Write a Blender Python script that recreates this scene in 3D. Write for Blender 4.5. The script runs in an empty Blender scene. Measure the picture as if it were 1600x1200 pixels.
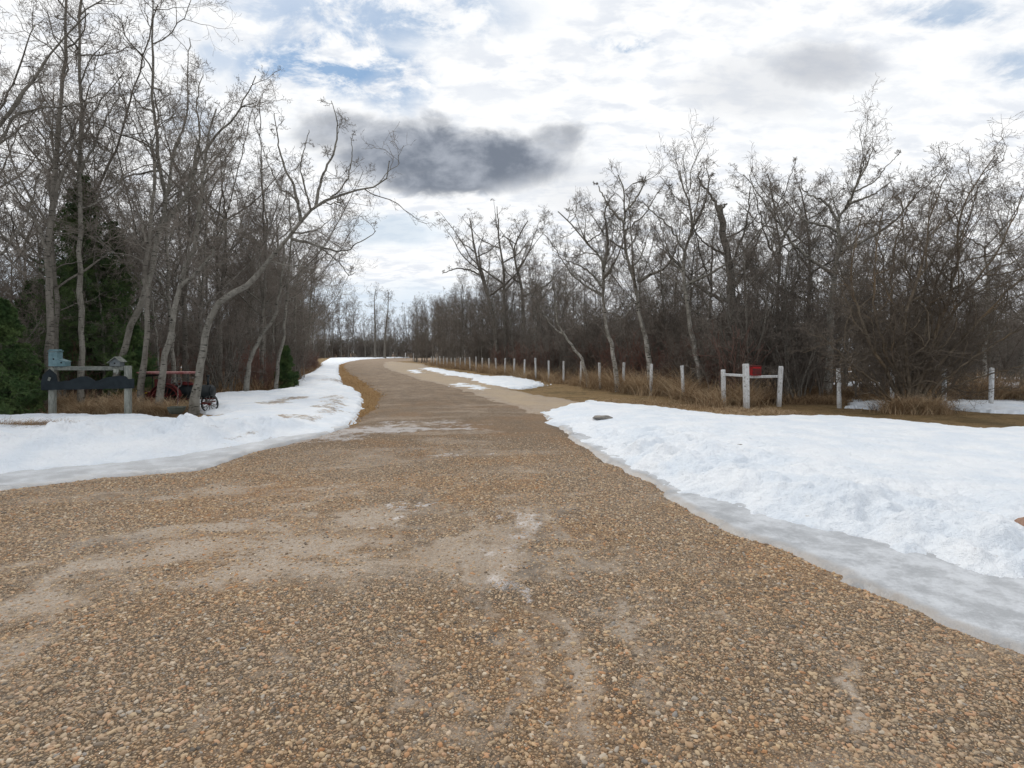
import bpy, math, random
import numpy as np
from mathutils import Vector, Matrix

S = bpy.context.scene
C = S.collection
R = math.radians
H = 1.65            # eye height
F = 889.0           # focal length in pixels of the 1600 px wide photograph
HY = 550.0          # row of the horizon

# ------------------------------------------------------------------ camera
cam_d = bpy.data.cameras.new('camera'); cam = bpy.data.objects.new('camera', cam_d); C.objects.link(cam)
cam.location = (0, 0, H); cam.rotation_euler = (R(90), 0, 0)
cam_d.lens = 20.0; cam_d.sensor_width = 36; cam_d.shift_y = -50/1600
cam_d.clip_start = 0.05; cam_d.clip_end = 6000
S.camera = cam
S.view_settings.view_transform = 'Standard'; S.view_settings.look = 'None'
S.view_settings.exposure = 0.0; S.view_settings.gamma = 1.0

# ------------------------------------------------------------------ node helpers
class N:
    def __init__(s, tree): s.t = tree; s.n = tree.nodes; s.l = tree.links
    def new(s, typ, **kw):
        n = s.n.new(typ)
        for k, v in kw.items():
            if k == 'inp':
                for a, b in v.items():
                    if hasattr(b, 'is_output'): s.l.new(b, n.inputs[a])
                    else: n.inputs[a].default_value = b
            else: setattr(n, k, v)
        return n
    def math(s, op, a, b=None, c=None, clamp=False):
        n = s.n.new('ShaderNodeMath'); n.operation = op; n.use_clamp = clamp
        for i, v in enumerate((a, b, c)):
            if v is None: continue
            if hasattr(v, 'is_output'): s.l.new(v, n.inputs[i])
            else: n.inputs[i].default_value = v
        return n.outputs[0]
    def noise(s, vec, scale, detail=4, rough=.5, dist=0.0):
        n = s.n.new('ShaderNodeTexNoise'); s.l.new(vec, n.inputs['Vector'])
        n.inputs['Scale'].default_value = scale; n.inputs['Detail'].default_value = detail
        n.inputs['Roughness'].default_value = rough; n.inputs['Distortion'].default_value = dist
        return n.outputs['Fac']
    def mapr(s, v, a, b, c=0.0, d=1.0, smooth=True):
        n = s.n.new('ShaderNodeMapRange'); s.l.new(v, n.inputs[0])
        n.interpolation_type = 'SMOOTHSTEP' if smooth else 'LINEAR'
        for i, x in zip((1, 2, 3, 4), (a, b, c, d)): n.inputs[i].default_value = x
        return n.outputs[0]
    def mix(s, f, a, b):
        n = s.n.new('ShaderNodeMix'); n.data_type = 'RGBA'
        for i, v in ((0, f), (6, a), (7, b)):
            if hasattr(v, 'is_output'): s.l.new(v, n.inputs[i])
            else: n.inputs[i].default_value = v if i == 0 else (*v, 1)[:4]
        return n.outputs[2]
    def ramp(s, v, stops):
        n = s.n.new('ShaderNodeValToRGB'); s.l.new(v, n.inputs[0]); e = n.color_ramp.elements
        while len(e) < len(stops): e.new(.5)
        for q, (p, col) in zip(e, stops): q.position = p; q.color = (*col, 1)
        return n.outputs[0]
    def attr(s, name):
        n = s.n.new('ShaderNodeAttribute'); n.attribute_name = name; return n.outputs['Fac']
    def scalev(s, vec, sc):
        n = s.n.new('ShaderNodeMapping'); s.l.new(vec, n.inputs[0]); n.inputs['Scale'].default_value = sc
        return n.outputs[0]

# ------------------------------------------------------------------ world: a bright broken overcast
SUN_AZ, SUN_EL = R(-28), R(42)      # azimuth from +Y, towards -X
w = bpy.data.worlds.new('World'); S.world = w; w.use_nodes = True
n = N(w.node_tree); n.n.clear()
out = n.new('ShaderNodeOutputWorld'); bg = n.new('ShaderNodeBackground'); n.l.new(bg.outputs[0], out.inputs[0])
sky = n.new('ShaderNodeTexSky'); sky.sky_type = 'NISHITA'; sky.sun_disc = False
sky.sun_elevation = SUN_EL; sky.sun_rotation = SUN_AZ; sky.dust_density = 1.5; sky.air_density = 1.0
tc = n.new('ShaderNodeTexCoord').outputs['Generated']
sep = n.new('ShaderNodeSeparateXYZ', inp={0: tc})
dx, dy, dz = sep.outputs
ya = n.math('MAXIMUM', dy, .08)
u = n.math('DIVIDE', dx, ya); v = n.math('DIVIDE', dz, ya)
front = n.mapr(dy, .05, .25)
den = n.math('ADD', n.math('MAXIMUM', dz, 0.0), .22)
cp = n.new('ShaderNodeCombineXYZ', inp={0: n.math('DIVIDE', dx, den), 1: n.math('DIVIDE', dy, den)}).outputs[0]
uv = n.new('ShaderNodeCombineXYZ', inp={0: u, 1: v}).outputs[0]
nb = n.noise(uv, 5.0, 6, .62, .35)
nb2 = n.noise(n.scalev(uv, (1, 1.5, 1)), 11.0, 6, .6, .2)
def U(x): return (x-800)/F
def V(y): return (HY-y)/F
uw = n.math('ADD', u, n.math('MULTIPLY', n.math('SUBTRACT', nb, .5), .16))
vw = n.math('ADD', v, n.math('MULTIPLY', n.math('SUBTRACT', nb2, .5), .055))
def blob(x, y, rx, ry, k=1.0, soft=1.0):
    a = n.math('DIVIDE', n.math('SUBTRACT', uw, U(x)), rx/F); b = n.math('DIVIDE', n.math('SUBTRACT', vw, V(y)), ry/F)
    d = n.math('ADD', n.math('MULTIPLY', a, a), n.math('MULTIPLY', b, b))
    return n.math('MULTIPLY', n.mapr(d, 0.1, 1.6+soft, 1, 0), k)
def mx(*L):
    r = L[0]
    for q in L[1:]: r = n.math('MAXIMUM', r, q)
    return r
dark = mx(blob(745, 252, 118, 40), blob(640, 240, 105, 42, .95), blob(515, 205, 62, 30, .62), blob(866, 218, 36, 24, .6), blob(650, 205, 60, 22, .6),
          blob(690, 285, 105, 20, .9), blob(590, 230, 60, 40, .8))
dark = n.math('MULTIPLY', dark, front)
grey2 = n.math('MULTIPLY', mx(blob(1280, 105, 85, 32, .75), blob(1180, 140, 90, 40, .32), blob(940, 300, 90, 35, .25), blob(590, 360, 60, 18, .3)), front)
hole = n.math('MULTIPLY', mx(blob(505, 98, 120, 42, 1.15), blob(615, 120, 50, 45, .85), blob(345, 90, 30, 25, .6), blob(980, 66, 40, 12, .9),
                             blob(1590, 105, 60, 25, .55), blob(310, 185, 40, 40, .4), blob(560, 20, 200, 45, .8), blob(1480, 20, 90, 18, .6)), front)
hn = n.noise(cp, 6.5, 8, .66, .3)
holes = n.math('MULTIPLY', n.mapr(hn, .40, .58), hole)
haz = n.math('MULTIPLY', n.math('MULTIPLY', mx(blob(615, 358, 70, 22, .45), blob(560, 490, 220, 40, .5), blob(30, 470, 200, 60, .5)), front), 1.0)
mott = n.noise(n.scalev(cp, (1.0, 1.7, 1)), 8.0, 6, .6, .2)
mott2 = n.noise(cp, 1.6, 5, .6)
base = n.mix(n.mapr(mott, .36, .56), (7.9, 8.3, 9.0), (10.4, 10.45, 10.5))
base = n.mix(n.mapr(mott2, .32, .68, .0, .75), base, (9.9, 10.1, 10.3))
dcol = n.mix(n.mapr(nb2, .35, .68), (2.0, 2.3, 2.85), (4.3, 4.65, 5.3))
base = n.mix(n.mapr(grey2, 0, 1, 0, .9, False), base, (4.6, 4.9, 5.5))
base = n.mix(haz, base, (5.6, 7.3, 8.9))
edge = n.mapr(dark, .0, .95, 0, 1)
base = n.mix(edge, base, dcol)
low = n.mapr(dz, 0.0, .16, 1, 0)
base = n.mix(n.math('MULTIPLY', low, .45), base, (7.6, 8.3, 9.2))
skyc = n.mix(.8, sky.outputs[0], (1.3, 3.3, 6.0))
base = n.mix(n.math('MULTIPLY', holes, .95), base, skyc)
up = n.mapr(dz, -.02, .0)
base = n.mix(up, (2.0, 1.7, 1.4), base)
n.l.new(base, bg.inputs[0]); bg.inputs[1].default_value = 0.1

sd_ = bpy.data.lights.new('sun', 'SUN'); sun = bpy.data.objects.new('sun', sd_); C.objects.link(sun)
sd_.energy = 1.5; sd_.angle = R(10); sd_.color = (1.0, .94, .85)
dv = Vector((math.sin(SUN_AZ)*math.cos(SUN_EL), math.cos(SUN_AZ)*math.cos(SUN_EL), math.sin(SUN_EL)))
sun.rotation_euler = (-dv).to_track_quat('-Z', 'Y').to_euler()

# ------------------------------------------------------------------ materials
def mat(name, rough=.8, spec=.2):
    m = bpy.data.materials.new(name); m.use_nodes = True
    k = N(m.node_tree); b = k.n['Principled BSDF']
    b.inputs['Roughness'].default_value = rough; b.inputs['Specular IOR Level'].default_value = spec
    return m, k, b
def oc(k): return k.new('ShaderNodeTexCoord').outputs['Object']
def geo(k): return k.new('ShaderNodeNewGeometry').outputs['Position']
def bump(k, b, h, dist, strength=1.0):
    q = k.new('ShaderNodeBump', inp={'Height': h}); q.inputs['Distance'].default_value = dist; q.inputs['Strength'].default_value = strength
    k.l.new(q.outputs[0], b.inputs['Normal'])
M = {}
def simple(name, c1, c2, scale=6, rough=.7, bd=.004, spec=.25, sc=(1, 1, 1), metal=0):
    m, k, b = mat(name, rough, spec)
    p = k.scalev(oc(k), sc)
    f = k.noise(p, scale, 6, .65)
    k.l.new(k.mix(k.mapr(f, .35, .65), c1, c2), b.inputs['Base Color'])
    b.inputs['Metallic'].default_value = metal
    if bd: bump(k, b, k.noise(p, scale*3, 4), bd)
    M[name] = m; return m
def bark(name, light, darkc, tw, black=.5):
    m, k, b = mat(name, .85, .15)
    p = oc(k)
    f = k.noise(k.scalev(p, (3, 3, 1.2)), 3.0, 6, .65)
    c = k.mix(k.mapr(f, .3, .7), light, darkc)
    if name == 'bark_white':
        zz_ = k.new('ShaderNodeSeparateXYZ', inp={0: p}).outputs[2]
        c = k.mix(k.mapr(k.math('ADD', zz_, k.math('MULTIPLY', f, 3.0)), 2.2, 5.5, .85, 0), c, k.mix(k.mapr(f, .4, .6), (.50, .49, .46), (.28, .265, .235)))
    scars = k.noise(k.scalev(p, (2.5, 2.5, 11)), 2.3, 5, .6)
    c = k.mix(k.mapr(scars, .56, .63, 0, black), c, (.022, .02, .018))
    c = k.mix(k.mapr(k.noise(p, .9, 3), .52, .72, 0, .55), c, tw)
    k.l.new(c, b.inputs['Base Color'])
    bump(k, b, k.noise(k.scalev(p, (6, 6, 3)), 8, 5), .02)
    M[name] = m
bark('bark_pale', (.25, .238, .21), (.125, .117, .10), (.10, .092, .075), .9)
bark('bark_white', (.30, .285, .25), (.145, .135, .115), (.10, .092, .075), .95)
bark('bark_grey', (.215, .20, .175), (.12, .11, .095), (.08, .072, .06), .85)
bark('bark_willow', (.19, .155, .115), (.11, .09, .068), (.21, .14, .075), .5)
def twigs(name, a, b_):
    m, k, b = mat(name, .8, .15)
    r = k.new('ShaderNodeObjectInfo').outputs['Random']
    f = k.noise(oc(k), 1.1, 4)
    c = k.mix(k.mapr(f, .35, .65), a, b_)
    c = k.mix(k.math('MULTIPLY', r, .4), c, (.085, .07, .058))
    k.l.new(c, b.inputs['Base Color']); M[name] = m
twigs('twig', (.17, .15, .13), (.26, .23, .20))
twigs('twig_dark', (.15, .13, .112), (.22, .19, .165))
twigs('twig_red', (.20, .105, .085), (.17, .11, .09))
twigs('twig_willow', (.13, .11, .09), (.17, .14, .112))
twigs('twig_bleached', (.30, .27, .23), (.22, .20, .17))
def needles(name):
    m, k, b = mat(name, .7, .2)
    f = k.noise(oc(k), 2.6, 4)
    k.l.new(k.mix(k.mapr(f, .35, .65), (.048, .095, .034), (.115, .17, .06)), b.inputs['Base Color']); M[name] = m
needles('needles')
def strawm(name, cols):
    m, k, b = mat(name, .85, .1)
    a = k.attr('tint')
    k.l.new(k.ramp(a, cols), b.inputs['Base Color']); M[name] = m
strawm('straw', [(0, (.13, .085, .05)), (.35, (.27, .18, .105)), (.7, (.43, .315, .195)), (1, (.60, .48, .33))])
strawm('straw_orange', [(0, (.20, .115, .05)), (.5, (.37, .22, .095)), (1, (.52, .35, .17))])

# gravel road surface
m, k, b = mat('gravel_surface', .85, .25)
P = geo(k)
vor = k.new('ShaderNodeTexVoronoi', inp={'Vector': P, 'Scale': 58.0, 'Randomness': 1.0})
vd = k.new('ShaderNodeTexVoronoi', feature='DISTANCE_TO_EDGE', inp={'Vector': P, 'Scale': 58.0})
vor2 = k.new('ShaderNodeTexVoronoi', inp={'Vector': P, 'Scale': 21.0})
sepc = k.new('ShaderNodeSeparateColor', inp={0: vor.outputs['Color']})
pc = k.ramp(sepc.outputs[0], [(0, (.075, .065, .055)), (.16, (.17, .12, .075)), (.38, (.32, .20, .105)), (.6, (.41, .28, .16)), (.78, (.28, .225, .17)), (1, (.55, .42, .28))])
pc = k.mix(k.mapr(sepc.outputs[1], .86, 1.0, 0, .6), pc, (.36, .15, .065))
sepd = k.new('ShaderNodeSeparateColor', inp={0: vor2.outputs['Color']})
pc = k.mix(.25, pc, k.ramp(sepd.outputs[0], [(0, (.09, .075, .06)), (.5, (.27, .2, .13)), (1, (.44, .34, .24))]))
pc = k.mix(k.mapr(vd.outputs['Distance'], 0.0, .20, .75, 0), pc, (.04, .03, .022)); pc = k.mix(.08, pc, (.10, .07, .045))
big = k.noise(P, .55, 5, .6)
pc = k.mix(k.mapr(big, .42, .66, 0, .28), pc, (.36, .19, .08))
pc = k.mix(k.mapr(k.noise(P, .8, 4, .6), .5, .7, 0, .35), pc, (.12, .095, .07))
fine = k.noise(P, 120, 4, .7)
dustc = k.mix(k.mapr(fine, .3, .7), (.31, .262, .218), (.42, .37, .315))
dustc = k.mix(k.mapr(k.noise(P, 2.2, 5, .6), .4, .7, 0, .45), dustc, (.27, .20, .135))
vs_ = k.new('ShaderNodeTexVoronoi', inp={'Vector': P, 'Scale': 85.0})
sv = k.new('ShaderNodeSeparateColor', inp={0: vs_.outputs['Color']})
dustc = k.mix(k.mapr(sv.outputs[0], .55, .95, 0, .75), dustc, k.ramp(sv.outputs[1], [(0, (.10, .08, .06)), (.4, (.26, .18, .11)), (.7, (.45, .34, .23)), (1, (.55, .47, .38))]))
dustc = k.mix(k.mapr(k.noise(P, 26, 6, .8), .45, .62, 0, .5), dustc, (.20, .15, .105))
dust = k.attr('dust')
dn = k.math('ADD', dust, k.math('MULTIPLY', k.math('SUBTRACT', k.noise(P, 7, 8, .78), .5), 1.9), clamp=True)
df = k.mapr(dn, .18, .85, 0, .9, False)
c = k.mix(df, pc, dustc)
tan = k.attr('tan'); c = k.mix(k.math('MULTIPLY', tan, .8, clamp=True), c, k.mix(k.mapr(fine, .3, .7), (.33, .255, .17), (.44, .35, .24)))
far = k.attr('far'); c = k.mix(k.math('MULTIPLY', far, k.math('SUBTRACT', 1.0, tan)), c, k.mix(k.mapr(k.noise(k.scalev(P, (1.2, 1.2, 1)), 1.4, 6, .7), .35, .65), (.23, .165, .11), (.36, .275, .195)))
c = k.mix(k.math('MULTIPLY', far, k.mapr(k.noise(P, 4.5, 9, .85), .46, .60, 0, .75)), c, (.125, .092, .065)); c = k.mix(k.math('MULTIPLY', far, k.mapr(k.noise(P, 7.5, 9, .85), .52, .66, 0, .6)), c, (.44, .36, .28))
rut = k.attr('rut'); c = k.mix(k.math('MULTIPLY', rut, .40, clamp=True), c, (.12, .092, .068))
wh = k.attr('ice')
wn = k.math('ADD', wh, k.math('MULTIPLY', k.math('SUBTRACT', k.noise(k.scalev(P, (1, .8, 1)), 5, 10, .85), .5), 2.6), clamp=True)
c = k.mix(k.mapr(wn, .55, 1.0, 0, .72), c, (.62, .60, .60))
dk = k.attr('dark'); c = k.mix(k.math('MULTIPLY', dk, k.mapr(k.noise(P, 14, 5, .7), .35, .6), clamp=True), c, (.06, .055, .05))
k.l.new(c, b.inputs['Base Color'])
hgt = k.math('MULTIPLY', k.mapr(vd.outputs['Distance'], 0, .3), k.math('SUBTRACT', 1.0, k.math('MULTIPLY', df, .93)))
hgt = k.math('ADD', hgt, k.math('MULTIPLY', fine, .25))
bump(k, b, hgt, .010, .9)
M['gravel_surface'] = m

# pebbles
m, k, b = mat('pebble', .65, .3)
r = k.new('ShaderNodeObjectInfo').outputs['Random']
c = k.ramp(r, [(0, (.05, .045, .04)), (.10, (.14, .10, .065)), (.25, (.34, .21, .11)), (.42, (.45, .31, .18)), (.55, (.31, .235, .155)), (.70, (.54, .395, .23)), (.83, (.42, .19, .07)), (.93, (.60, .50, .37)), (1, (.20, .195, .19))])
k.n[-1].color_ramp.interpolation = 'LINEAR' if hasattr(k.n[-1], 'color_ramp') else None
lc = k.n.new('ShaderNodeObjectInfo').outputs['Location']
reg = k.noise(lc, .55, 4, .6)
c = k.mix(k.mapr(reg, .40, .60, .45, 0), c, k.mix(.5, c, (.36, .325, .28)))
c = k.mix(k.mapr(reg, .52, .68, 0, .35), c, k.mix(.6, c, (.38, .19, .08)))
f = k.noise(oc(k), 60, 4)
k.l.new(k.mix(k.mapr(f, .4, .75, 0, .5), c, (.20, .135, .08)), b.inputs['Base Color'])
M['pebble'] = m

# snow
m, k, b = mat('snow', .55, .25)
P = geo(k)
d = k.attr('dirt')
c = k.mix(k.mapr(k.noise(P, 1.6, 5), .3, .7), (.71, .775, .855), (.82, .855, .90))
dirtn = k.math('ADD', d, k.math('MULTIPLY', k.math('SUBTRACT', k.noise(P, 3.6, 9, .8), .5), 2.6), clamp=True)
c = k.mix(k.mapr(dirtn, .62, 1.0, 0, .85), c, k.mix(k.mapr(k.noise(P, 9, 5), .4, .6), (.40, .30, .20), (.16, .115, .075)))
c = k.mix(k.mapr(k.noise(P, 45, 4, .8), .70, .76, 0, .7), c, (.22, .18, .14))
c = k.mix(k.mapr(k.noise(P, 2.2, 8, .8), .60, .75, 0, .3), c, (.60, .58, .55))
k.l.new(c, b.inputs['Base Color'])
b.inputs['Subsurface Weight'].default_value = .0
h = k.math('ADD', k.noise(P, 3.0, 6, .6), k.math('MULTIPLY', k.noise(P, 26, 5, .7), .22))
h = k.math('ADD', h, k.math('MULTIPLY', k.noise(P, 9.0, 5, .75), .4))
bump(k, b, h, .12, .9)
M['snow'] = m
m, k, b = mat('ice', .22, .5)
P = geo(k)
f = k.noise(k.scalev(P, (1, 1, 1)), 3.0, 10, .8)
c = k.mix(k.mapr(f, .40, .62), (.32, .335, .355), (.52, .545, .58))
e = k.attr('dirt')
c = k.mix(k.mapr(k.noise(P, 30, 5, .8), .6, .72, 0, .5), c, (.85, .87, .9))
en = k.math('ADD', e, k.math('MULTIPLY', k.math('SUBTRACT', k.noise(P, 6, 6, .7), .5), 1.0), clamp=True)
c = k.mix(k.mapr(en, .4, .9, 0, .7), c, (.26, .215, .17))
k.l.new(c, b.inputs['Base Color'])
k.l.new(k.mapr(f, .4, .6, .28, .5), b.inputs['Roughness'])
bump(k, b, k.math('ADD', k.noise(P, 14, 6, .7), k.math('MULTIPLY', k.noise(P, 60, 3, .7), .3)), .02, .6)
M['ice'] = m

# ground: dead lawn / leaf litter
m, k, b = mat('dead_grass', .9, .1)
P = geo(k)
st = k.noise(k.scalev(P, (1, .35, 1)), 38, 6, .75)
f = k.noise(P, .9, 6, .65)
c = k.mix(k.mapr(st, .3, .7), (.22, .145, .07), (.50, .355, .19))
c = k.mix(k.mapr(f, .42, .62, 0, .75), c, k.mix(k.mapr(st, .3, .7), (.27, .18, .085), (.44, .30, .145)))
c = k.mix(k.mapr(k.noise(P, .5, 6, .7), .48, .62, 0, .6), c, (.13, .105, .05))
c = k.mix(k.mapr(k.noise(k.scalev(P, (1, .6, 1)), 5, 8, .8), .47, .62, 0, .45), c, (.11, .078, .045))
c = k.mix(k.mapr(k.noise(P, 12, 6, .8), .55, .66, 0, .5), c, (.46, .36, .22))
lit = k.attr('litter')
c = k.mix(lit, c, k.mix(k.mapr(st, .35, .65), (.10, .07, .048), (.25, .165, .10)))
c = k.mix(k.attr('snowy'), c, (.82, .85, .9))
org = k.attr('orange'); c = k.mix(org, c, k.mix(k.mapr(st, .3, .7), (.22, .125, .05), (.46, .29, .13)))
k.l.new(c, b.inputs['Base Color'])
bump(k, b, k.math('ADD', st, k.noise(P, 8, 6, .7)), .12, 1.0)
M['dead_grass'] = m

simple('white_paint', (.68, .69, .70), (.42, .42, .41), 7, .7, .004, sc=(3, 3, .6))
m, k, b = mat('post_paint', .75, .2)
p = oc(k)
c = k.mix(k.mapr(k.noise(k.scalev(p, (5, 5, .8)), 4, 6, .7), .35, .65), (.72, .74, .76), (.50, .51, .51))
c = k.mix(k.mapr(k.noise(k.scalev(p, (6, 6, 5)), 3, 6, .75), .54, .63, 0, .8), c, (.19, .17, .145))
c = k.mix(k.mapr(k.math('ADD', k.new('ShaderNodeSeparateXYZ', inp={0: p}).outputs[2], k.math('MULTIPLY', k.noise(p, 9, 4), .35)), .15, .5, .6, 0), c, (.24, .20, .155))
k.l.new(c, b.inputs['Base Color']); bump(k, b, k.noise(k.scalev(p, (8, 8, 1)), 8, 4), .01)
M['post_paint'] = m
simple('old_timber', (.19, .20, .18), (.10, .11, .10), 6, .85, .008, sc=(2, 2, 2))
simple('old_timber_pale', (.25, .26, .235), (.14, .15, .135), 6, .85, .008, sc=(4, 4, 1))
simple('board_paint', (.010, .015, .019), (.018, .025, .03), 4, .7, .003, .15)
simple('blue_paint', (.13, .21, .235), (.085, .15, .17), 7, .65, .003)
simple('slate_paint', (.075, .09, .10), (.12, .135, .14), 7, .75, .003)
simple('red_paint', (.12, .016, .016), (.06, .016, .014), 9, .5, .002)
simple('red_bright', (.42, .015, .018), (.24, .012, .012), 6, .5, .002)
simple('canopy_red', (.22, .06, .06), (.34, .20, .19), 7, .7, .003)
simple('black_paint', (.008, .011, .013), (.016, .02, .022), 7, .5, .002, .25)
simple('grey_iron', (.16, .16, .15), (.08, .075, .07), 9, .6, .002)
simple('yellow_paint', (.62, .42, .03), (.5, .33, .03), 7, .5, .002)
simple('dark_hole', (.008, .008, .008), (.012, .012, .012), 5, .9, 0)
simple('pot_dark', (.045, .055, .045), (.08, .085, .07), 9, .7, .004)
simple('stone', (.16, .15, .14), (.27, .25, .22), 9, .85, .01)
simple('brown_stone', (.20, .115, .08), (.31, .20, .15), 12, .85, .01)

# ------------------------------------------------------------------ object helpers
def tag(o, label=None, cat=None, group=None, kind=None):
    if label: o['label'] = label
    if cat: o['category'] = cat
    if group: o['group'] = group
    if kind: o['kind'] = kind
    return o
def empty(name, loc, rz=0):
    o = bpy.data.objects.new(name, None); C.objects.link(o); o.location = loc; o.rotation_euler = (0, 0, rz)
    o.empty_display_size = .2; return o
def mesh_np(name, verts, faces_list, smooth=True):
    me = bpy.data.meshes.new(name)
    verts = np.ascontiguousarray(verts, dtype=np.float32)
    me.vertices.add(len(verts)); me.vertices.foreach_set('co', verts.ravel())
    tot = sum(f.size for f in faces_list); nf = sum(len(f) for f in faces_list)
    me.loops.add(tot); me.polygons.add(nf)
    li = np.concatenate([f.ravel() for f in faces_list]).astype(np.int32)
    me.loops.foreach_set('vertex_index', li)
    cnt = np.concatenate([np.full(len(f), f.shape[1]) for f in faces_list])
    st = np.concatenate([[0], np.cumsum(cnt)[:-1]]).astype(np.int32)
    me.polygons.foreach_set('loop_start', st)
    me.polygons.foreach_set('use_smooth', np.full(nf, smooth))
    me.update(calc_edges=True); me.validate()
    return me
def link(name, me, material, parent=None, loc=None):
    o = bpy.data.objects.new(name, me); C.objects.link(o)
    if material is not None:
        if not me.materials: me.materials.append(material)
    if parent is not None: o.parent = parent
    if loc is not None: o.location = loc
    return o

class MB:                      # small mesh builder for man-made things
    def __init__(s): s.v = []; s.f = []
    def add(s, V_, F_):
        o = len(s.v); s.v += [tuple(x) for x in V_]; s.f += [tuple(i+o for i in q) for q in F_]
    def box(s, c, d, rot=None, bev=.006):
        x, y, z = (q/2 for q in d); b_ = min(bev, min(d)*.3); pts = []
        import itertools
        # chamfered box: 24 verts
        V_ = []; idx = {}
        for sx in (-1, 1):
            for sy in (-1, 1):
                for sz in (-1, 1):
                    for ax in range(3):
                        p = [sx*(x-b_), sy*(y-b_), sz*(z-b_)]; p[ax] = (sx*x, sy*y, sz*z)[ax]
                        idx[(sx, sy, sz, ax)] = len(V_); V_.append(Vector(p))
        F_ = []
        for ax in range(3):
            a, c2 = [i for i in range(3) if i != ax]
            for sg in (-1, 1):
                q = []
                for s1, s2 in ((-1, -1), (1, -1), (1, 1), (-1, 1)):
                    k_ = [0, 0, 0]; k_[ax] = sg; k_[a] = s1; k_[c2] = s2; q.append(idx[(*k_, ax)])
                F_.append(q)
        for ax in range(3):
            a, c2 = [i for i in range(3) if i != ax]
            for s1 in (-1, 1):
                for s2 in (-1, 1):
                    k1 = [0, 0, 0]; k1[a] = s1; k1[c2] = s2; k2 = list(k1); k1[ax] = -1; k2[ax] = 1
                    F_.append([idx[(*k1, a)], idx[(*k2, a)], idx[(*k2, c2)], idx[(*k1, c2)]])
        for sx in (-1, 1):
            for sy in (-1, 1):
                for sz in (-1, 1): F_.append([idx[(sx, sy, sz, i)] for i in range(3)])
        if rot is not None: V_ = [rot @ q for q in V_]
        s.add([q+Vector(c) for q in V_], F_)
    def cyl(s, a, b_, r0, r1=None, n_=16, cap=True):
        r1 = r0 if r1 is None else r1
        a = Vector(a); b_ = Vector(b_); d = (b_-a).normalized()
        t = Vector((0, 0, 1)) if abs(d.z) < .9 else Vector((1, 0, 0)); u_ = d.cross(t).normalized(); w_ = d.cross(u_)
        V_ = []
        for p, r_ in ((a, r0), (b_, r1)):
            V_ += [p+(u_*math.cos(2*math.pi*i/n_)+w_*math.sin(2*math.pi*i/n_))*r_ for i in range(n_)]
        F_ = [(i, (i+1) % n_, n_+(i+1) % n_, n_+i) for i in range(n_)]
        if cap: F_ += [tuple(range(n_))[::-1], tuple(range(n_, 2*n_))]
        s.add(V_, F_)
    def tube(s, pts, r_, n_=8):
        for a, b_ in zip(pts[:-1], pts[1:]): s.cyl(a, b_, r_, r_, n_)
    def ring(s, c, axis, rad, w_, t_, n_=28, a0=0, a1=2*math.pi):
        # flat rim: rectangle section width w_ along axis, thickness t_ radially
        ax = Vector(axis).normalized(); t = Vector((0, 0, 1)); e1 = ax.cross(t).normalized(); e2 = Vector((0, 0, 1)); c = Vector(c)
        full = abs(a1-a0-2*math.pi) < 1e-4; m_ = n_ if full else n_+1; V_ = []
        for i in range(m_):
            a = a0+(a1-a0)*i/n_; d = e1*math.cos(a)+e2*math.sin(a)
            for rr, ww in ((rad-t_, -w_/2), (rad, -w_/2), (rad, w_/2), (rad-t_, w_/2)): V_.append(c+d*rr+ax*ww)
        F_ = []
        for i in range(n_ if full else n_):
            j = (i+1) % m_
            for q in range(4): F_.append((i*4+q, i*4+(q+1) % 4, j*4+(q+1) % 4, j*4+q))
        if not full: F_ += [(3, 2, 1, 0), tuple((m_-1)*4+q for q in range(4))]
        s.add(V_, F_)
    def prism(s, outline, y0, y1):     # outline in (x, z)
        m_ = len(outline)
        V_ = [(x, y0, z) for x, z in outline]+[(x, y1, z) for x, z in outline]
        F_ = [tuple(range(m_)), tuple(range(m_, 2*m_))[::-1]]+[(i, m_+i, m_+(i+1) % m_, (i+1) % m_) for i in range(m_)]
        s.add(V_, F_)
    def build(s, name, material, parent=None, smooth=False):
        import bmesh
        me = bpy.data.meshes.new(name); me.from_pydata(s.v, [], s.f); me.update()
        bm = bmesh.new(); bm.from_mesh(me); bmesh.ops.recalc_face_normals(bm, faces=bm.faces); bm.to_mesh(me); bm.free()
        if smooth:
            me.polygons.foreach_set('use_smooth', [True]*len(me.polygons))
        return link(name, me, material, parent)

# ------------------------------------------------------------------ numpy noise, distances
def vnoise(x, y, seed=0):
    rg = np.random.RandomState(seed); T = rg.rand(256, 256)
    xi = np.floor(x).astype(int); yi = np.floor(y).astype(int); fx = x-xi; fy = y-yi
    fx = fx*fx*(3-2*fx); fy = fy*fy*(3-2*fy)
    a = T[xi & 255, yi & 255]; b_ = T[(xi+1) & 255, yi & 255]; c_ = T[xi & 255, (yi+1) & 255]; d_ = T[(xi+1) & 255, (yi+1) & 255]
    return (a*(1-fx)+b_*fx)*(1-fy)+(c_*(1-fx)+d_*fx)*fy
def fbm(x, y, sc, oct=4, seed=0, g=.5):
    s_ = 0; a = 1; t = 0
    for i in range(oct):
        s_ = s_+a*(vnoise(x*sc+i*17.3, y*sc+i*9.1, seed+i)-.5); t += a; a *= g; sc *= 2.03
    return s_/t*2
def G(px, py): Y = F*H/(py-HY); return ((px-800)/F*Y, Y)
def PX(px, py, Y): return np.array([(px-800)/F*Y, Y, H-(py-HY)/F*Y])
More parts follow.
